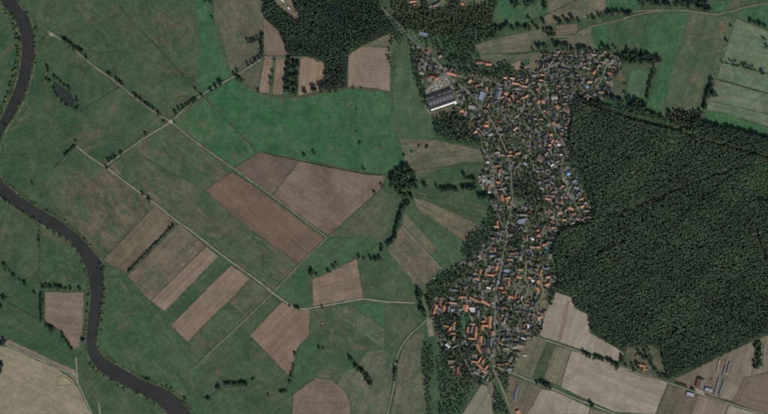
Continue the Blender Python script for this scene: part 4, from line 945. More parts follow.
def building(x, y, L, W, ang, ck, kind, label, cat, group, name='house', eave=None, wi=None, wing=0.0, chimney=True):
    """L, W in map units along / across the ridge; ang degrees counter-clockwise from east"""
    root = obj(name, None, label=label, cat=cat, group=group)
    root.location = P(x, y, 0.0); root.rotation_euler = (0, 0, math.radians(ang))
    L *= S; W *= S
    h = eave or random.uniform(3.0, 4.6)
    wi = random.randrange(3) if wi is None else wi
    wk = 'gable' if kind == 'gable' else 'box'
    rise = 1.0 if kind == 'flat' else min(1.25, max(0.45, W * 0.42 / h))
    def block(loc, l, w_, hh, rz):
        wl = scaled('wall', wall_mesh(wk, wi), root, loc, (l, w_, hh), rz)
        rf = scaled('roof', roof_mesh(kind, ck), root, loc, (l, w_, hh), rz)
        return rf
    rf = block((0, 0, 0), L, W, h, 0)
    if wing > 0:
        block((L * .5 - W * .42, -(W * .5 + wing * S * .5) + 0.3, 0), wing * S + W * 0.6, W * .8, h * .92, math.pi / 2)
    if chimney and kind != 'flat':
        c = obj('chimney', chimney_mesh(), rf)
        c.location = (0.2, 0.06, 1.75); c.scale = (0.9 / L, 0.9 / W, 1.7 / h)
    return root

# hand-surveyed roofs: x, y, length, width, angle, colour, kind, wing
H = [
 (429,49.5,4.5,3,-60,'R','gable',2),(440,56,3.5,3,20,'K','hip',0),(422.5,60,4,3,-40,'G','gable',0),(424,67,4,3,-35,'G','gable',0),(430.5,66,4,3,-45,'D','gable',0),
 (419,63,3,2.6,40,'D','gable',0),(422,73,4,3,-20,'L','gable',0),(433,76.5,5,2.6,-10,'R','gable',2),(437,78.3,3,2.2,30,'O','gable',0),(451.5,73.8,8.5,2.6,-17,'O','gable',0),
 (480,62.5,7,3.2,-4,'R','gable',0),(488.5,64,6,2.6,-6,'O','gable',0),(469.5,81,4,3.2,60,'O','hip',0),(505,77.5,3,2.4,0,'Y','gable',0),(512,78,4.2,2.4,-8,'Y','gable',0),(526,81,4,2.6,75,'Y','gable',0),
 (486.5,89,4,2.8,85,'O','gable',0),(506,93.3,3.6,3,-30,'O','hip',0),(502,97.2,3,2.4,20,'O','gable',0),(512.3,97,4,3,-75,'O','gable',2),(508.5,103.5,3.6,2.4,-35,'R','gable',0),(488,105.3,4.4,2.4,62,'R','gable',0),(486,110.4,4,2.4,-15,'R','gable',0),
 (523,97.5,4,2.4,15,'O','gable',0),(526.5,96,3,2.2,40,'O','gable',0),(515.5,83.3,7,2.1,-10,'O','gable',0),(525.2,86.2,6,2.4,-10,'Y','gable',0),(518,88.5,5,3,-5,'G','gable',0),
 (461.4,110.6,4,3.6,15,'O','hip',0),(542.3,74.6,5,2.4,-8,'O','gable',0),(541,80,4,2.2,-5,'O','gable',0),(585.5,63.4,3.6,2.2,5,'R','gable',0),(594,72,4.4,2.6,45,'O','gable',0),(589,81.8,4.4,2.4,5,'Y','gable',0),
 (545,57,3,2.6,20,'D','gable',0),(554,58,3.2,2.8,-50,'D','hip',0),(560.3,56.2,3.2,2.8,60,'D','gable',0),(570.5,59,3.6,3,55,'D','gable',0),(547,63,3.2,2.8,-20,'D','hip',0),(545,68.5,3.4,3,10,'G','gable',0),(554.5,73.6,4.4,2.8,0,'D','gable',2),
 (598,66,3.2,2.4,45,'K','gable',0),(603,62.8,2.8,2.4,60,'Y','hip',0),(594,54.5,4.6,2.2,-5,'L','gable',0),(601,92,5,1.8,0,'K','gable',0),(575.5,96.3,4,2,5,'L','flat',0),(588,95.5,4,3,-30,'G','gable',2),(590,96.2,2.4,2,0,'K','gable',0),
 (538.4,101.6,3.4,3,70,'O','hip',0),(543,101,2.6,4.4,0,'K','gable',0),(557,107.3,3.6,2.6,-75,'O','gable',0),(565,109.8,4.6,2.8,-52,'R','gable',0),(556,102,2.6,2.2,-35,'L','gable',0),
 (486,125.3,4.6,3.2,-5,'O','hip',0),(475,131.8,4,2.8,40,'O','gable',0),(490.5,134.2,5,3,15,'L','gable',0),(487,121.5,3,2,0,'K','gable',0),(469,127,3,2.2,-30,'R','gable',0),
 (515,128.7,4.6,2.4,40,'Y','gable',0),(551,134.3,3,2.4,10,'O','gable',0),(554,123.8,3.4,2.4,-60,'O','gable',0),(561,133,3.2,2.4,-10,'R','gable',0),(541,119,3.6,2.2,0,'K','gable',0),(534.5,118.5,4.6,2.6,-5,'G','gable',0),
 (510,151.6,2.2,3,0,'O','gable',0),(510,155.2,4,1.8,5,'O','gable',0),(517.6,153.2,4.6,2,15,'O','gable',0),(503,155,3.4,2.2,-20,'Y','gable',0),(500,170,3.6,2.6,40,'R','hip',0),(525.5,163.5,3.4,3,-30,'S','gable',0),(517,166,5,2.8,40,'G','gable',2),(538.5,159,3.4,3,75,'K','gable',0),(487.5,162.5,3,1.6,0,'W','flat',0),(497,152.3,3.4,2.2,10,'L','gable',0),
 (488.7,188,4.6,3,80,'R','gable',0),(498.3,182,4,2.2,-5,'O','gable',0),(502,198,5.4,2.8,-80,'O','gable',0),(507.5,197.6,5,2.6,20,'O','gable',0),(506.5,202,5.4,2.4,80,'O','gable',0),(490,192.2,5,1.5,5,'W','flat',0),(483,180,7,1.8,8,'L','flat',0),(488.3,181.5,2.6,2,5,'S','flat',0),(504.7,188,5,2.6,15,'G','hip',0),
 (552,141,2.8,2.2,45,'O','gable',0),(549.5,144.6,2.8,2.2,10,'O','gable',0),(557.4,141.6,3.6,2.4,-40,'Y','gable',0),(559,144.5,2.8,2.2,-20,'W','gable',0),(549.3,149,2.6,2.2,0,'K','gable',0),(561,154.4,2.6,2,-10,'W','gable',0),(540,160,3.4,2.8,-60,'K','hip',0),(552,164.8,3.4,2,30,'W','gable',0),(557.3,161.4,3.2,2,25,'L','gable',0),(546,153.5,4,2.8,40,'L','gable',0),(540,146,3,2.6,-60,'K','gable',0),
 (574,180.8,3.4,2.4,30,'S','gable',2),(576.3,187.5,4,2.2,-15,'S','gable',0),(562,186.5,3.4,3,70,'O','hip',0),(553,195.7,3.8,2.4,0,'R','gable',0),(547.7,198.6,4.4,2.4,-15,'O','gable',0),(566,197.2,3.4,2.4,-20,'K','gable',0),(581,198.7,4.2,2.6,20,'O','gable',0),(561,201.8,3,3,80,'R','hip',0),(542,188,4.4,2.4,-20,'L','gable',0),(551.8,182.3,4,1.8,-25,'L','gable',0),(539,171.2,4.8,2,-10,'L','gable',0),(547.5,173.3,4,2,-5,'G','gable',0),(539.5,182,3.2,2.4,0,'G','gable',0),
 (571,208.2,5,2.8,-25,'O','gable',0),(573,213.6,3.8,2.6,5,'R','hip',0),(582,206,3.8,2.4,20,'O','gable',0),(585,202.6,2.8,1.8,15,'Y','gable',0),(587,210.6,4,2,-5,'K','gable',0),(556.3,206.4,3.2,3,40,'K','hip',0),(559.2,212.4,4,3.6,20,'K','hip',0),(577.5,218.6,4,2.8,-30,'K','hip',0),(564,219.6,4,2.2,-10,'O','gable',0),(552.2,221.5,4,2.4,-15,'R','gable',0),(553.6,227.2,4.6,2.4,0,'K','gable',0),(589.3,217,4,2.2,-15,'K','gable',0),(548,212,3.2,2.4,-60,'R','gable',0),(572.2,223,3.6,2,20,'L','gable',0),(588,220.8,2.8,1.8,0,'L','gable',0),
 (497,222.6,3.6,2.8,75,'O','gable',0),(496.2,226.2,4.6,2.2,0,'Y','gable',0),(493.6,238,3.6,2.4,-10,'K','gable',0),(537.8,230,2.6,2.4,0,'O','gable',0),(538.3,234.8,4.4,3.4,10,'R','hip',0),(511.5,234.5,4,2.6,-5,'L','gable',0),(497,232,3.6,2.6,10,'D','gable',0),
 (532,238.6,3.6,2.8,-10,'W','gable',0),(526.5,237,4.4,2,85,'R','gable',0),(532.5,246.8,6,2.6,-8,'K','gable',0),(538.3,246.8,3.8,2.6,5,'O','gable',0),(544,244.4,4,2.4,15,'O','gable',0),(546.5,247.6,3.4,2,-50,'T','gable',0),(550,241.8,5,2.2,-8,'G','gable',0),(512.2,253,4.4,2.6,0,'R','gable',0),(510,259.2,5.4,2.2,-3,'Y','gable',0),(516,256,2.6,3,0,'G','gable',0),
 (494.2,249.6,4.8,3,85,'R','gable',0),(492.5,255.6,5,2.4,0,'S','gable',0),(494.5,260,4,2.6,60,'G','gable',0),(496.3,268.2,4.4,2.6,85,'O','gable',0),(480.2,271.2,4,2.2,80,'O','gable',0),(485.2,272.8,4,2.2,80,'O','gable',0),(507,271,6,2.8,0,'S','flat',0),(506.5,264.5,4,2.4,40,'D','gable',0),
 (470.2,276.8,5,3.6,-10,'D','gable',0),(476.5,278.2,4,2,0,'O','gable',0),(490,274.7,6.4,2.2,-3,'O','gable',0),(464.6,288.5,3.6,2.6,80,'R','gable',0),(462.5,296.7,5.4,1.9,-3,'O','gable',0),(475,299.3,10,1.9,-25,'O','gable',0),(485.8,302.6,8.4,2.4,-27,'O','gable',0),(484.7,280.4,4.8,2,-5,'L','gable',0),(479,285.5,5.6,2.6,88,'G','gable',0),(488.5,287.4,4,2,-10,'W','gable',0),(440,302.5,8,3,88,'R','gable',0),(453,302.6,6,1.8,-5,'Y','gable',0),(452,297.8,4,2.8,-20,'G','gable',0),(452,289.5,5.6,2.4,-20,'G','gable',0),
 (520.5,269.2,4.6,2.4,-3,'Y','gable',0),(530.5,268.3,5,3.6,-20,'D','hip',0),(535.8,269.2,3.4,2.2,-10,'K','gable',0),(540.6,272,5,2.4,75,'O','gable',0),(546.2,268.3,3,1.8,0,'S','gable',0),(519.3,276.8,4.6,3,-15,'O','gable',0),(530,277.4,4.4,2.4,-15,'O','gable',0),(532.7,280.8,2.6,2,0,'W','flat',0),(538.5,282,3.6,3,-60,'O','gable',0),(548.2,276.6,4.4,2.4,5,'O','gable',0),(547,284,5,2.6,20,'O','gable',0),(538,290,4.4,2.6,-70,'O','gable',0),(533.8,276.6,3.4,2.6,40,'D','gable',0),
 (494.4,274.2,3,2.2,10,'R','gable',0),(507,278,6.4,1.8,-3,'K','gable',0),(508.4,283.4,5.6,2,85,'O','gable',0),(502.3,287.6,5.6,2.8,-10,'O','gable',0),(504.3,291.8,3.4,2,0,'O','gable',0),(497.3,282.5,4,2.4,80,'S','gable',0),
 (434.8,309.3,8,2.5,75,'O','gable',0),(437.6,312.4,4.6,3,-45,'G','gable',0),(443.6,308.4,5,2.4,88,'O','gable',0),(453,309.5,3.8,2.8,0,'S','gable',0),(448.5,309,5,2,85,'L','gable',0),(465.5,308.2,5.6,4.4,85,'O','gable',0),(461,310,4,2,10,'S','flat',0),(472,309.8,5,4,0,'W','flat',0),(477.7,313.5,5.6,3,85,'G','gable',0),
 (446.4,325.6,3.6,2,-15,'O','gable',0),(449.3,329.2,6,2.4,62,'O','gable',0),(453.6,323.6,3.8,2,55,'O','gable',0),(453.6,327.2,4,2.4,80,'L','gable',0),(473,323.8,4,2,-10,'Y','gable',0),(467.2,329.6,4.8,2.4,80,'O','gable',0),(471.4,329.3,6,2.4,75,'G','gable',0),(475.4,331.2,8,2.2,82,'O','gable',0),(483.4,320.8,3.2,2.4,10,'O','gable',0),(485.5,325.2,7,2,0,'O','gable',0),(481.7,327.8,4,2.6,85,'O','gable',0),(489.6,322,10,2.6,88,'O','gable',0),
 (511,296.5,4.6,2.6,-15,'O','gable',0),(515,296,4.2,2,85,'O','gable',0),(521.2,297.7,3.8,2.2,70,'Y','gable',0),(527.4,304.2,4.6,2,-20,'R','gable',0),(505.2,307.6,4.4,2.4,-28,'R','gable',0),(534,314.6,3.6,2.6,-45,'K','gable',0),(539.6,317.2,4.4,3.4,10,'Y','hip',0),(505.8,318,2.4,2,0,'S','gable',0),(504,321,3.4,2,55,'Y','gable',0),(510,320.5,4.4,2.8,-5,'D','gable',0),(524.3,311.4,4.4,2.6,-15,'D','gable',0),(517.3,310.8,4.2,2.2,-8,'G','gable',0),(517,325.5,3.8,2,80,'K','gable',0),(523.6,325.7,3.2,2,80,'R','gable',0),(528.2,326.3,3.4,1.6,85,'W','flat',0),(524.6,330.2,4.4,1.8,5,'O','gable',0),(499,307,4,2.6,-20,'D','gable',0),
 (453,338,4.4,2.2,60,'K','gable',0),(471.8,338.1,6.2,1.9,-5,'O','gable',0),(475.4,335,4,2.2,80,'O','gable',0),(480.4,339.3,5.4,3,85,'O','gable',0),(478.6,348.5,8.6,2.1,-65,'O','gable',0),(488,350.6,5,2.8,-80,'K','gable',0),(483.4,350.5,4.6,3,-65,'D','gable',0),(474.4,361.2,5,2,-12,'O','gable',0),(479.3,359.5,5.6,2,55,'O','gable',0),(482.6,361.4,4,2,70,'Y','gable',0),(452,360.5,4.4,1.8,-3,'K','gable',0),(448,345.5,4.4,2.4,-40,'W','gable',0),(455,346,5.4,2,25,'L','gable',0),(452.5,333,5,2,-5,'O','gable',0),(492.3,333,3.6,2.2,85,'O','gable',0),
 (501.3,343,4.8,1.8,-42,'O','gable',0),(502.4,339,3,2,40,'K','gable',0),(523.4,338.1,4.6,1.9,-20,'W','gable',0),(515,346.5,5,3.4,10,'L','hip',0),(520.3,346.6,5.4,2.8,-5,'K','flat',0),(509.4,339,4.4,1.4,-8,'W','flat',0),(506,348.2,5,1.8,0,'L','gable',0),(508.5,338,5,3,5,'D','gable',0),
 (457.2,370.5,6,2.4,85,'R','gable',0),(452.4,366.3,3,2,0,'K','gable',0),(476,372.6,4,3,-20,'L','gable',0),(480.6,366.5,5,1.9,-48,'O','gable',0),(486,367.2,4.6,1.9,50,'O','gable',0),(484.4,371.2,3.8,2,-30,'Y','gable',0),(487.3,378.5,4.6,2.4,60,'L','gable',0),(500,364,5.4,1.9,-3,'R','gable',0),(507.3,363.3,3.6,1.8,0,'O','gable',0),(509.7,368.8,3.4,2.4,0,'S','gable',0),
 (413,1.5,5.4,2.4,5,'O','gable',0),(415,4.6,3.4,2,10,'R','gable',0),(462,4,4,3,-15,'O','gable',0),(451.6,12.6,3,2,0,'R','gable',0),(435,5.4,4,2.4,15,'K','gable',0),(430.5,6.4,3,2.4,0,'L','gable',0),(439,3,3.4,2.4,20,'G','gable',0),
 (518.5,413,5,3.6,-65,'O','gable',0),
]
AREAS = [
 (lambda x, y: y < 20, 'on the wooded slope', 'houses on the wooded slope'),
 (lambda x, y: x < 478 and y < 140, 'around the grey factory', 'houses around the factory'),
 (lambda x, y: x > 540 and y < 100, 'on the northern estate', 'houses of the northern estate'),
 (lambda x, y: y < 90, 'on the upper street', 'houses on the upper street'),
 (lambda x, y: y < 140, 'in the village middle', 'houses of the village middle'),
 (lambda x, y: x > 530 and y < 235, 'by the forest lanes', 'houses against the forest'),
 (lambda x, y: y < 215, 'on the twin streets', 'houses on the twin streets'),
 (lambda x, y: y < 262, 'by the dark grove', 'houses by the dark grove'),
 (lambda x, y: x > 510, 'on the eastern dirt lanes', 'houses on the eastern dirt lanes'),
 (lambda x, y: y < 295, 'north of the farmyards', 'houses north of the farmyards'),
 (lambda x, y: x < 496, 'in the old farmyards', 'buildings of the old farmyards'),
 (lambda x, y: True, 'opposite the old farmyards', 'houses opposite the farmyards'),
]
def area(x, y):
    for fn, ph, gr in AREAS:
        if fn(x, y): return ph, gr
ROADS_L = [(smooth_line(ln, 4.0), wd) for nm, ln, wd, mk in STREETS if nm in ('road',) and wd > 0.5]
placed = []
hcount = 0
KW = {'gable': 'gabled', 'hip': 'hipped', 'flat': 'flat-roofed'}
def add_house(x, y, L, W, a, ck, kind, wing):
    global hcount
    ph, gr = area(x, y)
    long_ = L >= 7
    cat = 'barn' if long_ else 'outbuilding' if (kind == 'flat') else 'house'
    size = 'long' if long_ else 'small' if L * W < 7.5 else 'large' if L * W > 12.5 else ''
    shape = 'L-shaped' if wing else KW[kind]
    label = ' '.join(w_ for w_ in (size, shape, cat, 'with', ROOF[ck][0], 'roof', ph) if w_)
    building(x, y, L, W, a, ck, kind, label, cat, gr, name={'house': 'house', 'barn': 'barn', 'outbuilding': 'outbuilding'}[cat], wing=wing,
             eave=random.uniform(3.4, 5.0) if not kind == 'flat' else random.uniform(3, 4), chimney=not long_ and kind != 'flat')
    placed.append((x, y, L, W)); hcount += 1
for h in H:
    k = 1.14 if (h[0] < 496 and 290 < h[1] < 376) else 1.04
    add_house(h[0], h[1], h[2] * k, h[3] * k, *h[4:])

# notable buildings
FX, FY, FA = 439.8, 99.5, 19.0
root = obj('factory', None, label='long dark-roofed factory with skylights and a white-fronted loading side', cat='factory')
root.location = P(FX, FY, 0); root.rotation_euler = (0, 0, math.radians(FA))
def boxm(name, x0, x1, y0, y1, z0, z1, m, parent, ztop2=None):
    zt = (z1, z1, z1, z1) if ztop2 is None else (z1, z1, ztop2, ztop2)
    v = [(x0,y0,z0),(x1,y0,z0),(x1,y1,z0),(x0,y1,z0),(x0,y0,zt[0]),(x1,y0,zt[1]),(x1,y1,zt[2]),(x0,y1,zt[3])]
    return obj(name, mesh(name, v, [(0,1,5,4),(1,2,6,5),(2,3,7,6),(3,0,4,7),(4,5,6,7),(3,2,1,0)], [m]), parent)
M_ROOFD = roof_mat('bitumen_roof', (0.034, 0.033, 0.036)); M_ROOFG = roof_mat('grey_roof_sheet', (0.078, 0.082, 0.086)); M_SKY = plain('skylight_plastic', (0.5, 0.52, 0.53), 0.1, 0.3, 0.4); M_WHITE = plain('white_cladding', (0.72, 0.72, 0.70), 0.06)
hx = 14 * S
boxm('wall', -hx, hx, -6.6 * S, 7 * S, 0, 7.5, WALLS[1], root)
boxm('roof', -hx - .5, hx + .5, 2.6 * S, 7 * S + .5, 7.52, 10.6, M_ROOFD, root, 7.9)
boxm('roof', -hx - .5, hx + .5, 0.6 * S, 2.6 * S - .02, 7.52, 8.6, M_ROOFD, root, 10.6)
boxm('roof', -hx + 6, hx + .5, -3.4 * S, 0.6 * S - .02, 7.52, 8.9, M_ROOFG, root, 8.5)
boxm('roof', -hx - .5, -hx + 5.98, -3.4 * S, 0.6 * S - .02, 7.52, 8.5, M_ROOFD, root, 8.3)
boxm('roof', -hx - .5, hx + .5, -6.6 * S - .4, -3.4 * S - .02, 7.52, 8.2, M_ROOFD, root, 9.0)
for i in range(15):
    xx = -hx + 5 + i * 5.3
    if i in (5, 6, 9): continue
    b_ = boxm('skylight', xx, xx + 2.0, 4.1 * S, 4.6 * S, 8.6, 10.1, M_SKY, root)
for i in range(18):
    xx = -hx + 7 + i * 4.4
    boxm('loading_canopy', xx, xx + 3.8, -8.2 * S, -6.65 * S, 3.4, 4.0, M_WHITE, root, 4.5)
boxm('annexe', hx - 5, hx + 2.5, -9.4 * S, -8.25 * S, 0, 4.2, M_WHITE, root)
for i in range(7):
    xx = -hx + 12 + i * 10.5
    boxm('gutter', xx, xx + .5, -3.3 * S, .5 * S, 8.9, 9.2, M_SKY, root)

def special(x, y, L, W, a, ck, kind, label, cat, name, eave, **k):
    building(x, y, L, W, a, ck, kind, label, cat, None, name=name, eave=eave, chimney=False, **k); placed.append((x, y, L, W))
special(481.6, 96, 8, 4.4, 72, 'S', 'flat', 'tall flat hall with pale blue-white roof beside the side street', 'hall', 'hall', 6)
special(498, 95.2, 8, 5, 75, 'G', 'gable', 'broad grey-roofed hall between orange houses in the village middle', 'hall', 'hall', 5)
special(500.2, 89.3, 3.4, 2.6, -15, 'S', 'flat', 'small pale blue annexe against the broad grey hall', 'annexe', 'annexe', 4)
special(472, 107.5, 7, 3.6, -5, 'L', 'flat', 'pale flat-roofed hall beside the orange hipped house near the factory', 'hall', 'hall', 4.5)
special(554.3, 97, 6, 5, 0, 'L', 'gable', 'square beige-roofed hall at the foot of the estate street', 'hall', 'hall', 5)
special(423.4, 34.3, 8.4, 3.4, -18, 'S', 'flat', 'blue-white flat hall between the trees on the main road', 'hall', 'hall', 4.5)
special(522.3, 221.2, 8, 4.2, 12, 'S', 'flat', 'blue-grey flat school-like hall beside the grove', 'hall', 'hall', 6)
special(522, 214.6, 9.4, 2, -3, 'L', 'gable', 'long narrow beige wing above the blue-grey hall', 'hall', 'hall', 5)
special(568.3, 173.3, 4, 3.6, 10, 'U', 'hip', 'square blue-roofed house on the lane against the forest', 'house', 'house', 3.5)
special(487.5, 343, 9, 2.2, 88, 'D', 'gable', 'narrow dark barn with solar panels beside the main street', 'barn', 'barn', 4)
special(490.6, 343.3, 9, 2.0, 88, 'S', 'gable', 'narrow blue-grey barn pressed against the solar barn', 'barn', 'barn', 4)
# farmstead by the dirt road
rb = obj('barn', None, label='barn with one red tiled and one grey roof slope by the dirt road', cat='barn'); rb.location = P(700, 383.5); rb.rotation_euler = (0, 0, math.radians(76))
Lb, Wb, hb = 8.4 * S, 7 * S, 6.0
scaled('wall', wall_mesh('gable', 0), rb, (0, 0, 0), (Lb, Wb, hb))
for s_, ck in ((1, 'R'), (-1, 'G')):
    v = [(-.53 * Lb, s_ * .02, hb * 1.97), (.53 * Lb, s_ * .02, hb * 1.97), (.53 * Lb, s_ * .56 * Wb, hb * .9), (-.53 * Lb, s_ * .56 * Wb, hb * .9)]
    v += [(a, b_, c + .4) for a, b_, c in v]
    o = obj('roof', mesh('roof', v, [(4,5,6,7),(3,2,1,0),(0,1,5,4),(1,2,6,5),(2,3,7,6),(3,0,4,7)], [ROOF[ck][1]]), rb); o['label'] = 'red tiled roof slope' if s_ > 0 else 'grey roof slope'
for x, y, lab in ((708.2, 390.2, 'blue-grey shed with red roof edge beside the red barn'), (690, 394.6, 'blue-grey shed with red roof edge standing alone in the olive field')):
    r_ = obj('shed', None, label=lab, cat='shed'); r_.location = P(x, y); r_.rotation_euler = (0, 0, math.radians(-16))
    scaled('wall', wall_mesh('box', 0), r_, (0, 0, 0), (7 * S, 3.6 * S, 4.2))
    boxm('roof', -3.7 * S, 3.7 * S, -1.0 * S, 2.0 * S, 4.25, 4.9, ROOF['S'][1], r_, 5.6)
    boxm('roof_edge', -3.7 * S, 3.7 * S, -2.0 * S, -1.02 * S, 4.2, 4.4, ROOF['R'][1], r_, 4.9)
hm_ = building(641.8, 365, 7, 2.6, -15, 'O', 'gable', 'L-shaped orange-roofed homestead in the clearing at the forest edge', 'house', None, eave=4, wing=4)
building(636.5, 355.5, 3, 2, 60, 'R', 'gable', 'small red-brown outbuilding in the homestead clearing', 'outbuilding', None, name='outbuilding', eave=2.8, chimney=False)
building(646.5, 369, 3, 2, -15, 'K', 'gable', 'faded pink outbuilding beside the L-shaped homestead', 'outbuilding', None, name='outbuilding', eave=2.8, chimney=False)
# polytunnels
film = plain('tunnel_film', (0.14, 0.16, 0.185), 0.2, 0.35, 0.5); film2 = plain('shade_net', (0.09, 0.10, 0.10), 0.2); frame_m = plain('galvanised_hoop', (0.4, 0.4, 0.4), 0.1, 0.4, 0.5)
def tunnel(x0, y0, x1, y1, wd, m, label, group):
    a = np.array(P(x0, y0)[:2]); b_ = np.array(P(x1, y1)[:2]); L = np.linalg.norm(b_ - a); n = max(3, int(L / 4)); K = 8; r_ = wd * S / 2
    root = obj('polytunnel', None, label=label, cat='polytunnel', group=group); root.location = (*a, zr + 0.03); root.rotation_euler = (0, 0, math.atan2(*(b_ - a)[::-1]))
    v, f = [], []
    for i in range(n + 1):
        for j in range(K + 1):
            th = math.pi * j / K; v.append((L * i / n, -math.cos(th) * r_, math.sin(th) * r_ * .95))
    for i in range(n):
        for j in range(K):
            q = i * (K + 1) + j; f.append((q, q + 1, q + K + 2, q + K + 1))
    f += [tuple(range(K, -1, -1)), tuple(range(n * (K + 1), n * (K + 1) + K + 1))]
    obj('cover', mesh('cover', v, f, [m]), root)
    for i in range(0, n + 1, 2):
        hv, hf = [], []
        for j in range(K + 1):
            th = math.pi * j / K
            for dx in (-.12, .12): hv.append((L * i / n + dx, -math.cos(th) * (r_ + .08), math.sin(th) * (r_ * .95 + .08)))
            if j: hf.append((2 * j - 2, 2 * j - 1, 2 * j + 1, 2 * j))
        obj('hoop', mesh('hoop', hv, hf, [frame_m]), root)
tg = 'polytunnels on the plot by the forest corner'
tunnel(725.5, 366, 722.5, 375.5, 1.7, film, 'short pale blue polytunnel beside the tan heap', tg)
tunnel(718.8, 378.5, 714.6, 394.5, 1.8, film, 'long blue-grey polytunnel beside the blue-grey shed', tg)
tunnel(724.2, 379.5, 719.0, 394.5, 1.8, film2, 'long dark netted polytunnel parallel to the blue-grey one', tg)
tunnel(729.5, 362, 726.8, 371.5, 1.8, film2, 'short dark netted polytunnel above the tan heap', tg)
tunnel(719.3, 360, 717.0, 371.5, 1.4, plain('straw_film', (0.22, 0.19, 0.15)), 'narrow tan covered row beside the polytunnels', tg)
tunnel(764.3, 346, 763.0, 366, 1.1, plain('turquoise_film', (0.16, 0.22, 0.22), .1, .4, .4), 'thin turquoise greenhouse beside the upright tree clump', None)
tunnel(517.6, 386.5, 514.0, 400.5, 1.8, plain('blue_film', (0.11, 0.14, 0.17), .1, .4, .4), 'blue-grey polytunnel on the plot below the dirt road', None)
def heap(x, y, r_, c, label):
    v0, f0 = ICO2; v = v0 * (1 + rng.normal(0, .08, (len(v0), 1))) * (r_ * S, r_ * S * .8, r_ * S * .5); v[:, 2] = np.maximum(v[:, 2], -.2)
    o = obj('heap', mesh('heap', v, [tuple(q) for q in f0.tolist()], [plain('heap_soil' + str(int(x)), c)]), label=label, cat='heap'); o.location = P(x, y, zr)
heap(727, 373.3, 1.3, (0.40, 0.27, 0.17), 'pale orange sand heap between the polytunnels')
heap(711, 379.5, 1.5, (0.13, 0.09, 0.065), 'brown manure heap on the plot beside the red barn')
heap(434, 278.3, 1.2, (0.3, 0.25, 0.18), 'pale sand heap beside the track west of the village')
heap(322.5, 323, 1.2, (0.2, 0.135, 0.095), 'bare brown soil heap on the green meadow')

# ------------------------------------------------------------------ filling houses along the lanes
WOODS = [
 ('dark', [(433,117),(447,113),(458,114),(470,124),(472,130),(480,140),(478,147),(455,143),(436,136)]),
 ('dark', [(491,206),(497,215),(495,232),(484,247),(466,262),(463,255),(464,241),(478,230),(487,222)]),
 ('mid', [(516,180),(536,176),(546,190),(545,208),(530,210),(528,204),(515,197)]),
 ('dark', [(509,228),(520,226),(525,233),(524,246),(514,250),(509,243)]),
 ('dark', [(441,352),(450,350),(470,346),(480,357),(470,365),(478,378),(470,395),(462,414),(441,418),(438,400),(440,380),(436,365)]),
 ('mid', [(424,344),(433,346),(435,368),(430,382),(432,418),(428,418),(425,385),(421,375)]),
 ('dark', [(452,55),(470,56),(480,66),(500,68),(514,74),(500,79),(470,74),(449,67)]),
 ('mid', [(450,34),(470,32),(490,33),(498,38),(472,46),(478,54),(460,54),(449,44)]),
 ('mid', [(398,19),(425,32),(450,36),(482,29),(500,30),(498,38),(474,45),(478,54),(486,60),(470,61),(452,66),(437,54),(420,40),(408,29)]),
 ('mid', [(396,31),(404,38),(399,46),(395,40),(390,48),(392,64),(389,72),(387,56),(388,46)]),
 ('dark', [(383,8),(388,12),(402,25),(410,35),(406,36),(397,28),(384,14)]),
 ('mid', [(498,67),(508,62),(512,70),(520,72),(526,76),(510,76)]),
 ('dark', [(411,50),(416,52),(419,75),(425,90),(429,108),(424,106),(418,92),(413,74)]),
 ('dark', [(460,316),(446,313),(437,316),(435,330),(445,345),(462,344),(466,332)]),
 ('mid', [(500,374),(510,373),(508,392),(503,386)]),
 ('mid', [(494,385),(500,392),(505,404),(510,416),(496,416),(493,402)]),
 ('dark', [(550,286),(556,284),(557,292),(551,305),(546,304)]),
 ('dark', [(566,140),(572,142),(582,165),(594,185),(600,205),(594,222),(590,221),(592,205),(584,187),(571,165)]),
 ('mid', [(428,283),(440,278),(462,264),(470,272),(458,284),(446,298),(432,303),(427,296)]),
]
pal = ['D', 'G', 'B', 'D', 'G', 'G', 'L', 'K', 'R', 'D', 'L']
cand = []
X, Y = fill(VILLAGE, 4.7)
order = rng.permutation(len(X))
NOFILL = [p_[2] for p_ in PLOTS] + [w_[1] for k_, w_ in enumerate(WOODS)] + [[(420,78),(452,76),(458,104),(436,116),(424,108)], [(476,174),(494,174),(494,194),(478,194)]]
for i in order:
    x, y = X[i], Y[i]
    if hcount >= 298: break
    if (x < 495 and y > 290 and rng.random() < .6) or (140 < y < 240 and rng.random() < .25): continue
    if any(inside(pl, x, y)[0] for pl in NOFILL): continue
    dr = min((line_dist(ln, x, y)[0] - wd / 2) for ln, wd in ROADS_L)
    if dr < 1.5 or dr > 9: continue
    if any(math.hypot(x - a, y - b_) < 1.7 + 0.5 * math.sqrt(L * W) for a, b_, L, W in placed): continue
    j = min(range(len(ROADS_L)), key=lambda q: line_dist(ROADS_L[q][0], x, y)[0])
    ln = ROADS_L[j][0]; k = int(np.argmin(np.hypot(ln[:, 0] - x, ln[:, 1] - y))); t_ = ln[min(k + 1, len(ln) - 1)] - ln[max(k - 1, 0)]
    a = -math.degrees(math.atan2(t_[1], t_[0])) + random.choice((0, 90, 0)) + random.gauss(0, 5)
    add_house(float(x), float(y), random.uniform(3.2, 4.6), random.uniform(2.5, 3.2), a, random.choice(pal), random.choice(('gable', 'gable', 'gable', 'hip')), random.choice((0, 0, 0, 1.8)))
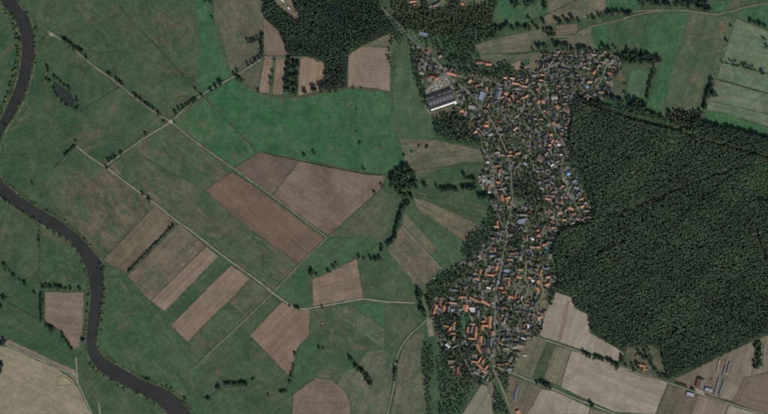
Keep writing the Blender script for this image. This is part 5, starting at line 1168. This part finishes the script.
# beyond three hundred: the remaining small houses of the village, joined
RK = list(ROOF); hv, hf, hmi = [], [], []; rest = 0
X, Y = fill(VILLAGE, 3.4); order = rng.permutation(len(X))
for i in order:
    x, y = X[i], Y[i]
    if rest >= 190: break
    if (x < 495 and y > 290 and rng.random() < .75) or (140 < y < 240 and rng.random() < .35): continue
    if any(inside(pl, x, y)[0] for pl in NOFILL): continue
    if min((line_dist(ln, x, y)[0] - wd / 2) for ln, wd in ROADS_L) < 1.4: continue
    if any(math.hypot(x - a, y - b_) < 1.35 + 0.5 * math.sqrt(L * W) for a, b_, L, W in placed): continue
    L, W, hh = random.uniform(2.7, 3.8), random.uniform(2.2, 2.8), random.uniform(3.2, 4.4); ck = random.choice('DGBGLDBKGLRDGB'); kd = random.choice(('gable', 'gable', 'hip')); a = math.radians(random.choice((0, 90)) + random.gauss(-12, 14))
    px, py, _ = P(x, y)
    for me_, mi in ((wall_mesh('gable' if kd == 'gable' else 'box', 1), len(RK)), (roof_mesh(kd, ck), RK.index(ck))):
        n = len(hv)
        for v_ in me_.vertices:
            qx, qy = v_.co.x * L * S, v_.co.y * W * S
            hv.append((px + qx * math.cos(a) - qy * math.sin(a), py + qx * math.sin(a) + qy * math.cos(a), v_.co.z * hh))
        for p_ in me_.polygons: hf.append([q + n for q in p_.vertices]); hmi.append(mi)
    placed.append((x, y, L, W)); rest += 1
hme = mesh('village_housing', hv, hf, [ROOF[k][1] for k in RK] + [WALLS[1]]); hme.polygons.foreach_set('material_index', hmi)
obj('village_housing', hme, label='remaining small grey and brown roofed houses packed through the village', cat='houses', kind='stuff')
# sheds and garages behind the houses
shed_n = 0
X, Y = fill(VILLAGE, 2.7); order = rng.permutation(len(X))
for i in order:
    x, y = X[i], Y[i]
    if shed_n >= 300: break
    if (x < 495 and y > 290 and rng.random() < .65) or (140 < y < 240 and rng.random() < .3): continue
    if any(inside(pl, x, y)[0] for pl in NOFILL[8:]): continue
    if min((line_dist(ln, x, y)[0] - wd / 2) for ln, wd in ROADS_L) < 1.5: continue
    if any(math.hypot(x - a, y - b_) < 0.9 + 0.5 * math.sqrt(L * W) for a, b_, L, W in placed): continue
    ck = random.choice('LGGDBBDKGLGS'); ph, gr = area(x, y); L, W = random.uniform(1.7, 3.0), random.uniform(1.2, 1.9); kd = random.choice(('flat', 'gable'))
    building(float(x), float(y), L, W, random.uniform(-40, 50), ck, kd, '%s shed with %s roof %s' % (KW[kd], ROOF[ck][0], ph), 'shed', gr.replace('houses', 'sheds').replace('buildings', 'sheds'), name='garden_shed', eave=random.uniform(2.2, 2.8), chimney=False)
    placed.append((x, y, L, W)); shed_n += 1

# ------------------------------------------------------------------ pools, cars
pool_w = plain('pool_water', (0.03, 0.26, 0.42), .1, .1, .5); tile_m = plain('pool_edge', (0.45, 0.43, 0.4))
def pool(x, y, a, b_, label):
    r_ = obj('swimming_pool', None, label=label, cat='swimming pool'); r_.location = P(x, y, zr); r_.rotation_euler = (0, 0, random.uniform(-.4, .4))
    boxm('water', -a, a, -b_, b_, 0, .9, pool_w, r_)
    for x0, x1, y0, y1 in ((-a - .6, a + .6, b_ + .01, b_ + .6), (-a - .6, a + .6, -b_ - .6, -b_ - .01), (-a - .6, -a - .01, -b_, b_), (a + .01, a + .6, -b_, b_)): boxm('rim', x0, x1, y0, y1, 0, 1.1, tile_m, r_)
pool(486.3, 150.2, 3.5, 2.2, 'small blue swimming pool behind the twin street houses'); pool(555, 247.6, 4, 2.4, 'blue swimming pool at the forest edge beside the turquoise roof')
pool(587.3, 87, 3.6, 2.6, 'blue swimming pool in an estate garden'); pool(549.3, 161, 2.6, 2, 'small blue swimming pool among the forest lane houses')
def car_mesh():
    def mk():
        prof = [(-2.2,.3),(-2.2,.85),(-1.75,.95),(-1.2,1.42),(.35,1.45),(1.0,.98),(2.05,.85),(2.2,.5),(2.2,.3)]
        v = [(x, -.85 if z < 1.1 else -.68, z) for x, z in prof] + [(x, .85 if z < 1.1 else .68, z) for x, z in prof]; n = len(prof)
        f = [tuple(range(n - 1, -1, -1)), tuple(range(n, 2 * n))] + [(i, (i + 1) % n, n + (i + 1) % n, n + i) for i in range(n)]
        return v, f
    return mk()
CP = {'white': plain('white_paint', (0.7, 0.7, 0.7), .1, .3, .5), 'silver': plain('silver_paint', (0.4, 0.42, 0.44), .1, .3, .5), 'black': plain('black_paint', (0.02, 0.02, 0.025), .1, .3, .5), 'red': plain('red_paint', (0.4, 0.04, 0.03), .1, .3, .5), 'blue': plain('blue_paint', (0.05, 0.1, 0.3), .1, .3, .5)}
TYRE = plain('tyre_rubber', (0.02, 0.02, 0.02)); GLASS = plain('car_glass', (0.03, 0.035, 0.04), .1, .1, .5)
cv, cf = car_mesh(); CM = {k: mesh('body', cv, cf, [m]) for k, m in CP.items()}
wv_ = [(math.cos(t) * .33, y, math.sin(t) * .33) for y in (-.1, .1) for t in np.linspace(0, 2 * math.pi, 9)[:-1]]
WM = mesh('wheel', wv_, [tuple(range(7, -1, -1)), tuple(range(8, 16))] + [(i, (i + 1) % 8, 8 + (i + 1) % 8, 8 + i) for i in range(8)], [TYRE])
GM = mesh('windscreen', [(.4, -.62, 1.42), (.4, .62, 1.42), (.98, .7, 1.03), (.98, -.7, 1.03)], [(0, 3, 2, 1)], [GLASS])
def car(x, y, a, c, label, group):
    r_ = obj('parked_car', None, label=label, cat='car', group=group); r_.location = P(x, y, zr + .02); r_.rotation_euler = (0, 0, math.radians(a))
    obj('body', CM[c], r_); g_ = obj('windscreen', GM, r_); g_.location = (.03, 0, .04)
    for sx_ in (-1.35, 1.35):
        for sy_ in (-.8, .8):
            w_ = obj('wheel', WM, r_); w_.location = (sx_, sy_, .33)
for i in range(14):
    c = random.choice(('white', 'silver', 'black', 'white', 'red' if i == 0 else 'silver'))
    car(428.5 + i * 1.5 + random.gauss(0, .1), 92.3 - i * .8 + random.gauss(0, .2), 110 + random.gauss(0, 4), c, '%s car parked in the row against the factory' % c, 'cars in the factory car park')
for i in range(12):
    c = random.choice(('white', 'silver', 'black', 'white', 'blue'))
    if i in (3, 7): continue
    car(430 + i * 1.5 + random.gauss(0, .2), 87.3 - i * .75 + random.gauss(0, .3), 20 + random.gauss(0, 6), c, '%s car parked along the far side of the factory yard' % c, 'cars in the factory car park')
for x, y, c in ((596.6, 80.2, 'white'), (559.5, 107.5, 'white'), (473.5, 369, 'white'), (487, 191, 'silver'), (484, 181, 'white'), (486, 183.5, 'blue'), (513, 344.5, 'silver'), (494.3, 330, 'black'), (495.6, 312, 'silver')):
    car(x, y, random.uniform(0, 180), c, '%s car standing alone %s' % (c, area(x, y)[0]), 'lone parked cars')
def truck(x, y, a, label):
    r_ = obj('truck', None, label=label, cat='truck'); r_.location = P(x, y, zr + .02); r_.rotation_euler = (0, 0, math.radians(a))
    boxm('cargo_box', -5, 2.6, -1.25, 1.25, 1.0, 3.8, CP['white'], r_); boxm('cab', 2.8, 5, -1.2, 1.2, .6, 3.0, CP['silver'], r_)
    for sx_ in (-4, -2.8, 3.9):
        for sy_ in (-1.0, 1.0):
            w_ = obj('wheel', WM, r_); w_.location = (sx_, sy_, .5); w_.scale = (1.5, 2, 1.5)
truck(524.8, 355.5, -3, 'white truck parked on the olive plot below the village yard')
truck(283, 1.2, -40, 'white truck parked in the wood clearing'); truck(289, 8.5, -40, 'white truck on the sandy track in the wood clearing')

# ------------------------------------------------------------------ village woods and garden trees
extra = []
ROADALL = [(ln, wd * 0.3 + 0.35) for ln, wd in ROADS_L]
for wi_, (sp, poly) in enumerate(WOODS):
    X, Y = fill(poly, 3.1 if wi_ in (4, 7, 8) else 2.5, lines=ROADALL)
    for x, y in zip(X, Y):
        if any(abs(x - a) < 0.5 * L + 1 and abs(y - b_) < 0.5 * L + 1 for a, b_, L, W in placed): continue
        s_ = rng.choice(['dark', 'mid', 'light'], p=[.65, .27, .08] if sp == 'dark' else [.25, .5, .25])
        extra.append((x, y, rng.uniform(3, 5), rng.uniform(9, 16), 'canopy', tcol(s_)))
mass('grove', extra, 'dark groves of trees between the houses and along the village stream', 'grove')
ga = []
X, Y = fill(VILLAGE, 2.6, lines=ROADALL)
nz = noise2(X, Y, 9, 2.2)
for x, y, a_ in zip(X, Y, nz):
    if rng.random() > 0.8 + 0.12 * a_: continue
    if any(math.hypot(x - a, y - b_) < 0.45 * math.sqrt(L * W) + 0.6 for a, b_, L, W in placed): continue
    if any(inside(p_[2], x, y)[0] for p_ in PLOTS) and rng.random() < .9: continue
    if inside([(421,80),(452,74),(460,104),(436,118),(424,108)], x, y)[0]: continue
    s_ = rng.choice(['dark', 'mid', 'light', 'yellow', 'russet'], p=[.6, .25, .08, .03, .04])
    k = rng.random()
    ga.append((x, y, rng.uniform(1.6, 3.2) if k < .6 else rng.uniform(2.8, 4.2), rng.uniform(3, 7) if k < .6 else rng.uniform(7, 13), 'bush' if k < .3 else 'cone' if k > .9 else 'round', tcol(s_)))
mass('garden_trees', ga, 'countless garden trees and shrubs packed between the village houses', 'garden trees')

scrub = []
for (x, y, r_, h_, shape, sp, label, group) in TREES:
    for k in range(2 if shape == 'bush' else 3):
        a = rng.uniform(0, 6.28); d_ = rng.uniform(0.6, 1.5) * r_ / S
        scrub.append((x + d_ * math.cos(a), y + d_ * math.sin(a), r_ * rng.uniform(.3, .62), min(h_ * .5, rng.uniform(1.2, 4.2)), 'bush', tcol(rng.choice(['dark', 'mid', 'light'], p=[.5, .35, .15]))))
mass('undergrowth', scrub, 'low scrub and brambles filling the feet of hedges and tree rows', 'undergrowth')

# single trees, the 300 that show largest as trees, the others joined
idx = sorted(range(len(TREES)), key=lambda i: -TREES[i][2] * TREES[i][2])
bush_i = [i for i in idx if TREES[i][4] == 'bush']; tree_i = [i for i in idx if TREES[i][4] != 'bush']
small = []
for lst in (tree_i, bush_i):
    for n_i, i in enumerate(lst):
        (x, y, r_, h_, shape, sp, label, group) = TREES[i]
        if n_i >= 300:
            small.append((x, y, r_, h_, shape, tcol(sp))); continue
        opts = [m for s_, p_, m in HI if s_ == shape and p_ == sp]
        root = obj('bush' if shape == 'bush' else 'tree', None, label=label, cat='bush' if shape == 'bush' else 'tree', group=group)
        root.location = P(x, y, zw + 0.2 if 'river bank' in label else 0.0); root.rotation_euler = (0, 0, random.uniform(0, 6.28)); root.scale = (r_, r_ * random.uniform(.85, 1.1), h_)
        obj('crown', random.choice(opts), root); 
        t_ = obj('stem' if shape == 'bush' else 'trunk', TM, root)
        if shape == 'bush': t_.scale = (.5, .5, .6)
# look-alikes of a small set are told apart by counting outward from a landmark
LAND = [('the factory', 440, 99), ('the four-way crossing', 171, 121), ('the oxbow pond', 65, 95), ('the copse', 402, 186), ('the red-roofed barn', 700, 383),
        ('the homestead', 642, 365), ('the blue-grey hall', 522, 221), ('the solar barn', 487, 343), ('the blue-roofed house', 568, 173), ('the dike road junction', 78, 384)]
ORD = 'first second third fourth fifth sixth seventh eighth ninth tenth eleventh twelfth thirteenth fourteenth fifteenth sixteenth'.split()
sets = {}
for o in sc.objects:
    if o.parent is None and o.get('label'): sets.setdefault(o['label'], []).append(o)
for lab, os_ in sets.items():
    if not 2 <= len(os_) <= 16: continue
    cx = sum(o.location.x for o in os_) / len(os_); cy = sum(o.location.y for o in os_) / len(os_)
    nm, lx, ly = min(LAND, key=lambda l: math.hypot(P(l[1], l[2])[0] - cx, P(l[1], l[2])[1] - cy))
    if nm.split()[-1] in lab and 'factory' not in lab: nm, lx, ly = 'the factory', 440, 99
    px, py, _ = P(lx, ly)
    os_.sort(key=lambda o: math.hypot(o.location.x - px, o.location.y - py))
    for i, o in enumerate(os_):
        t_ = '%s, %s from %s' % (lab, ORD[i], nm)
        if len(t_.split()) > 16: t_ = '%s, %s from %s' % (lab, ORD[i], 'the factory')
        if len(t_.split()) <= 16: o['label'] = t_
if small: mass('hedgerow_trees', small, 'lesser hedgerow trees filling out the field belts', 'hedgerow trees')
print('HOUSES', hcount, 'SHEDS', shed_n, 'TREES', len(tree_i), 'BUSH', len(bush_i), 'FOREST', len(t_e), len(t_n), len(t_m), 'GROVE', len(extra), 'GARDEN', len(ga), 'zr', zr)
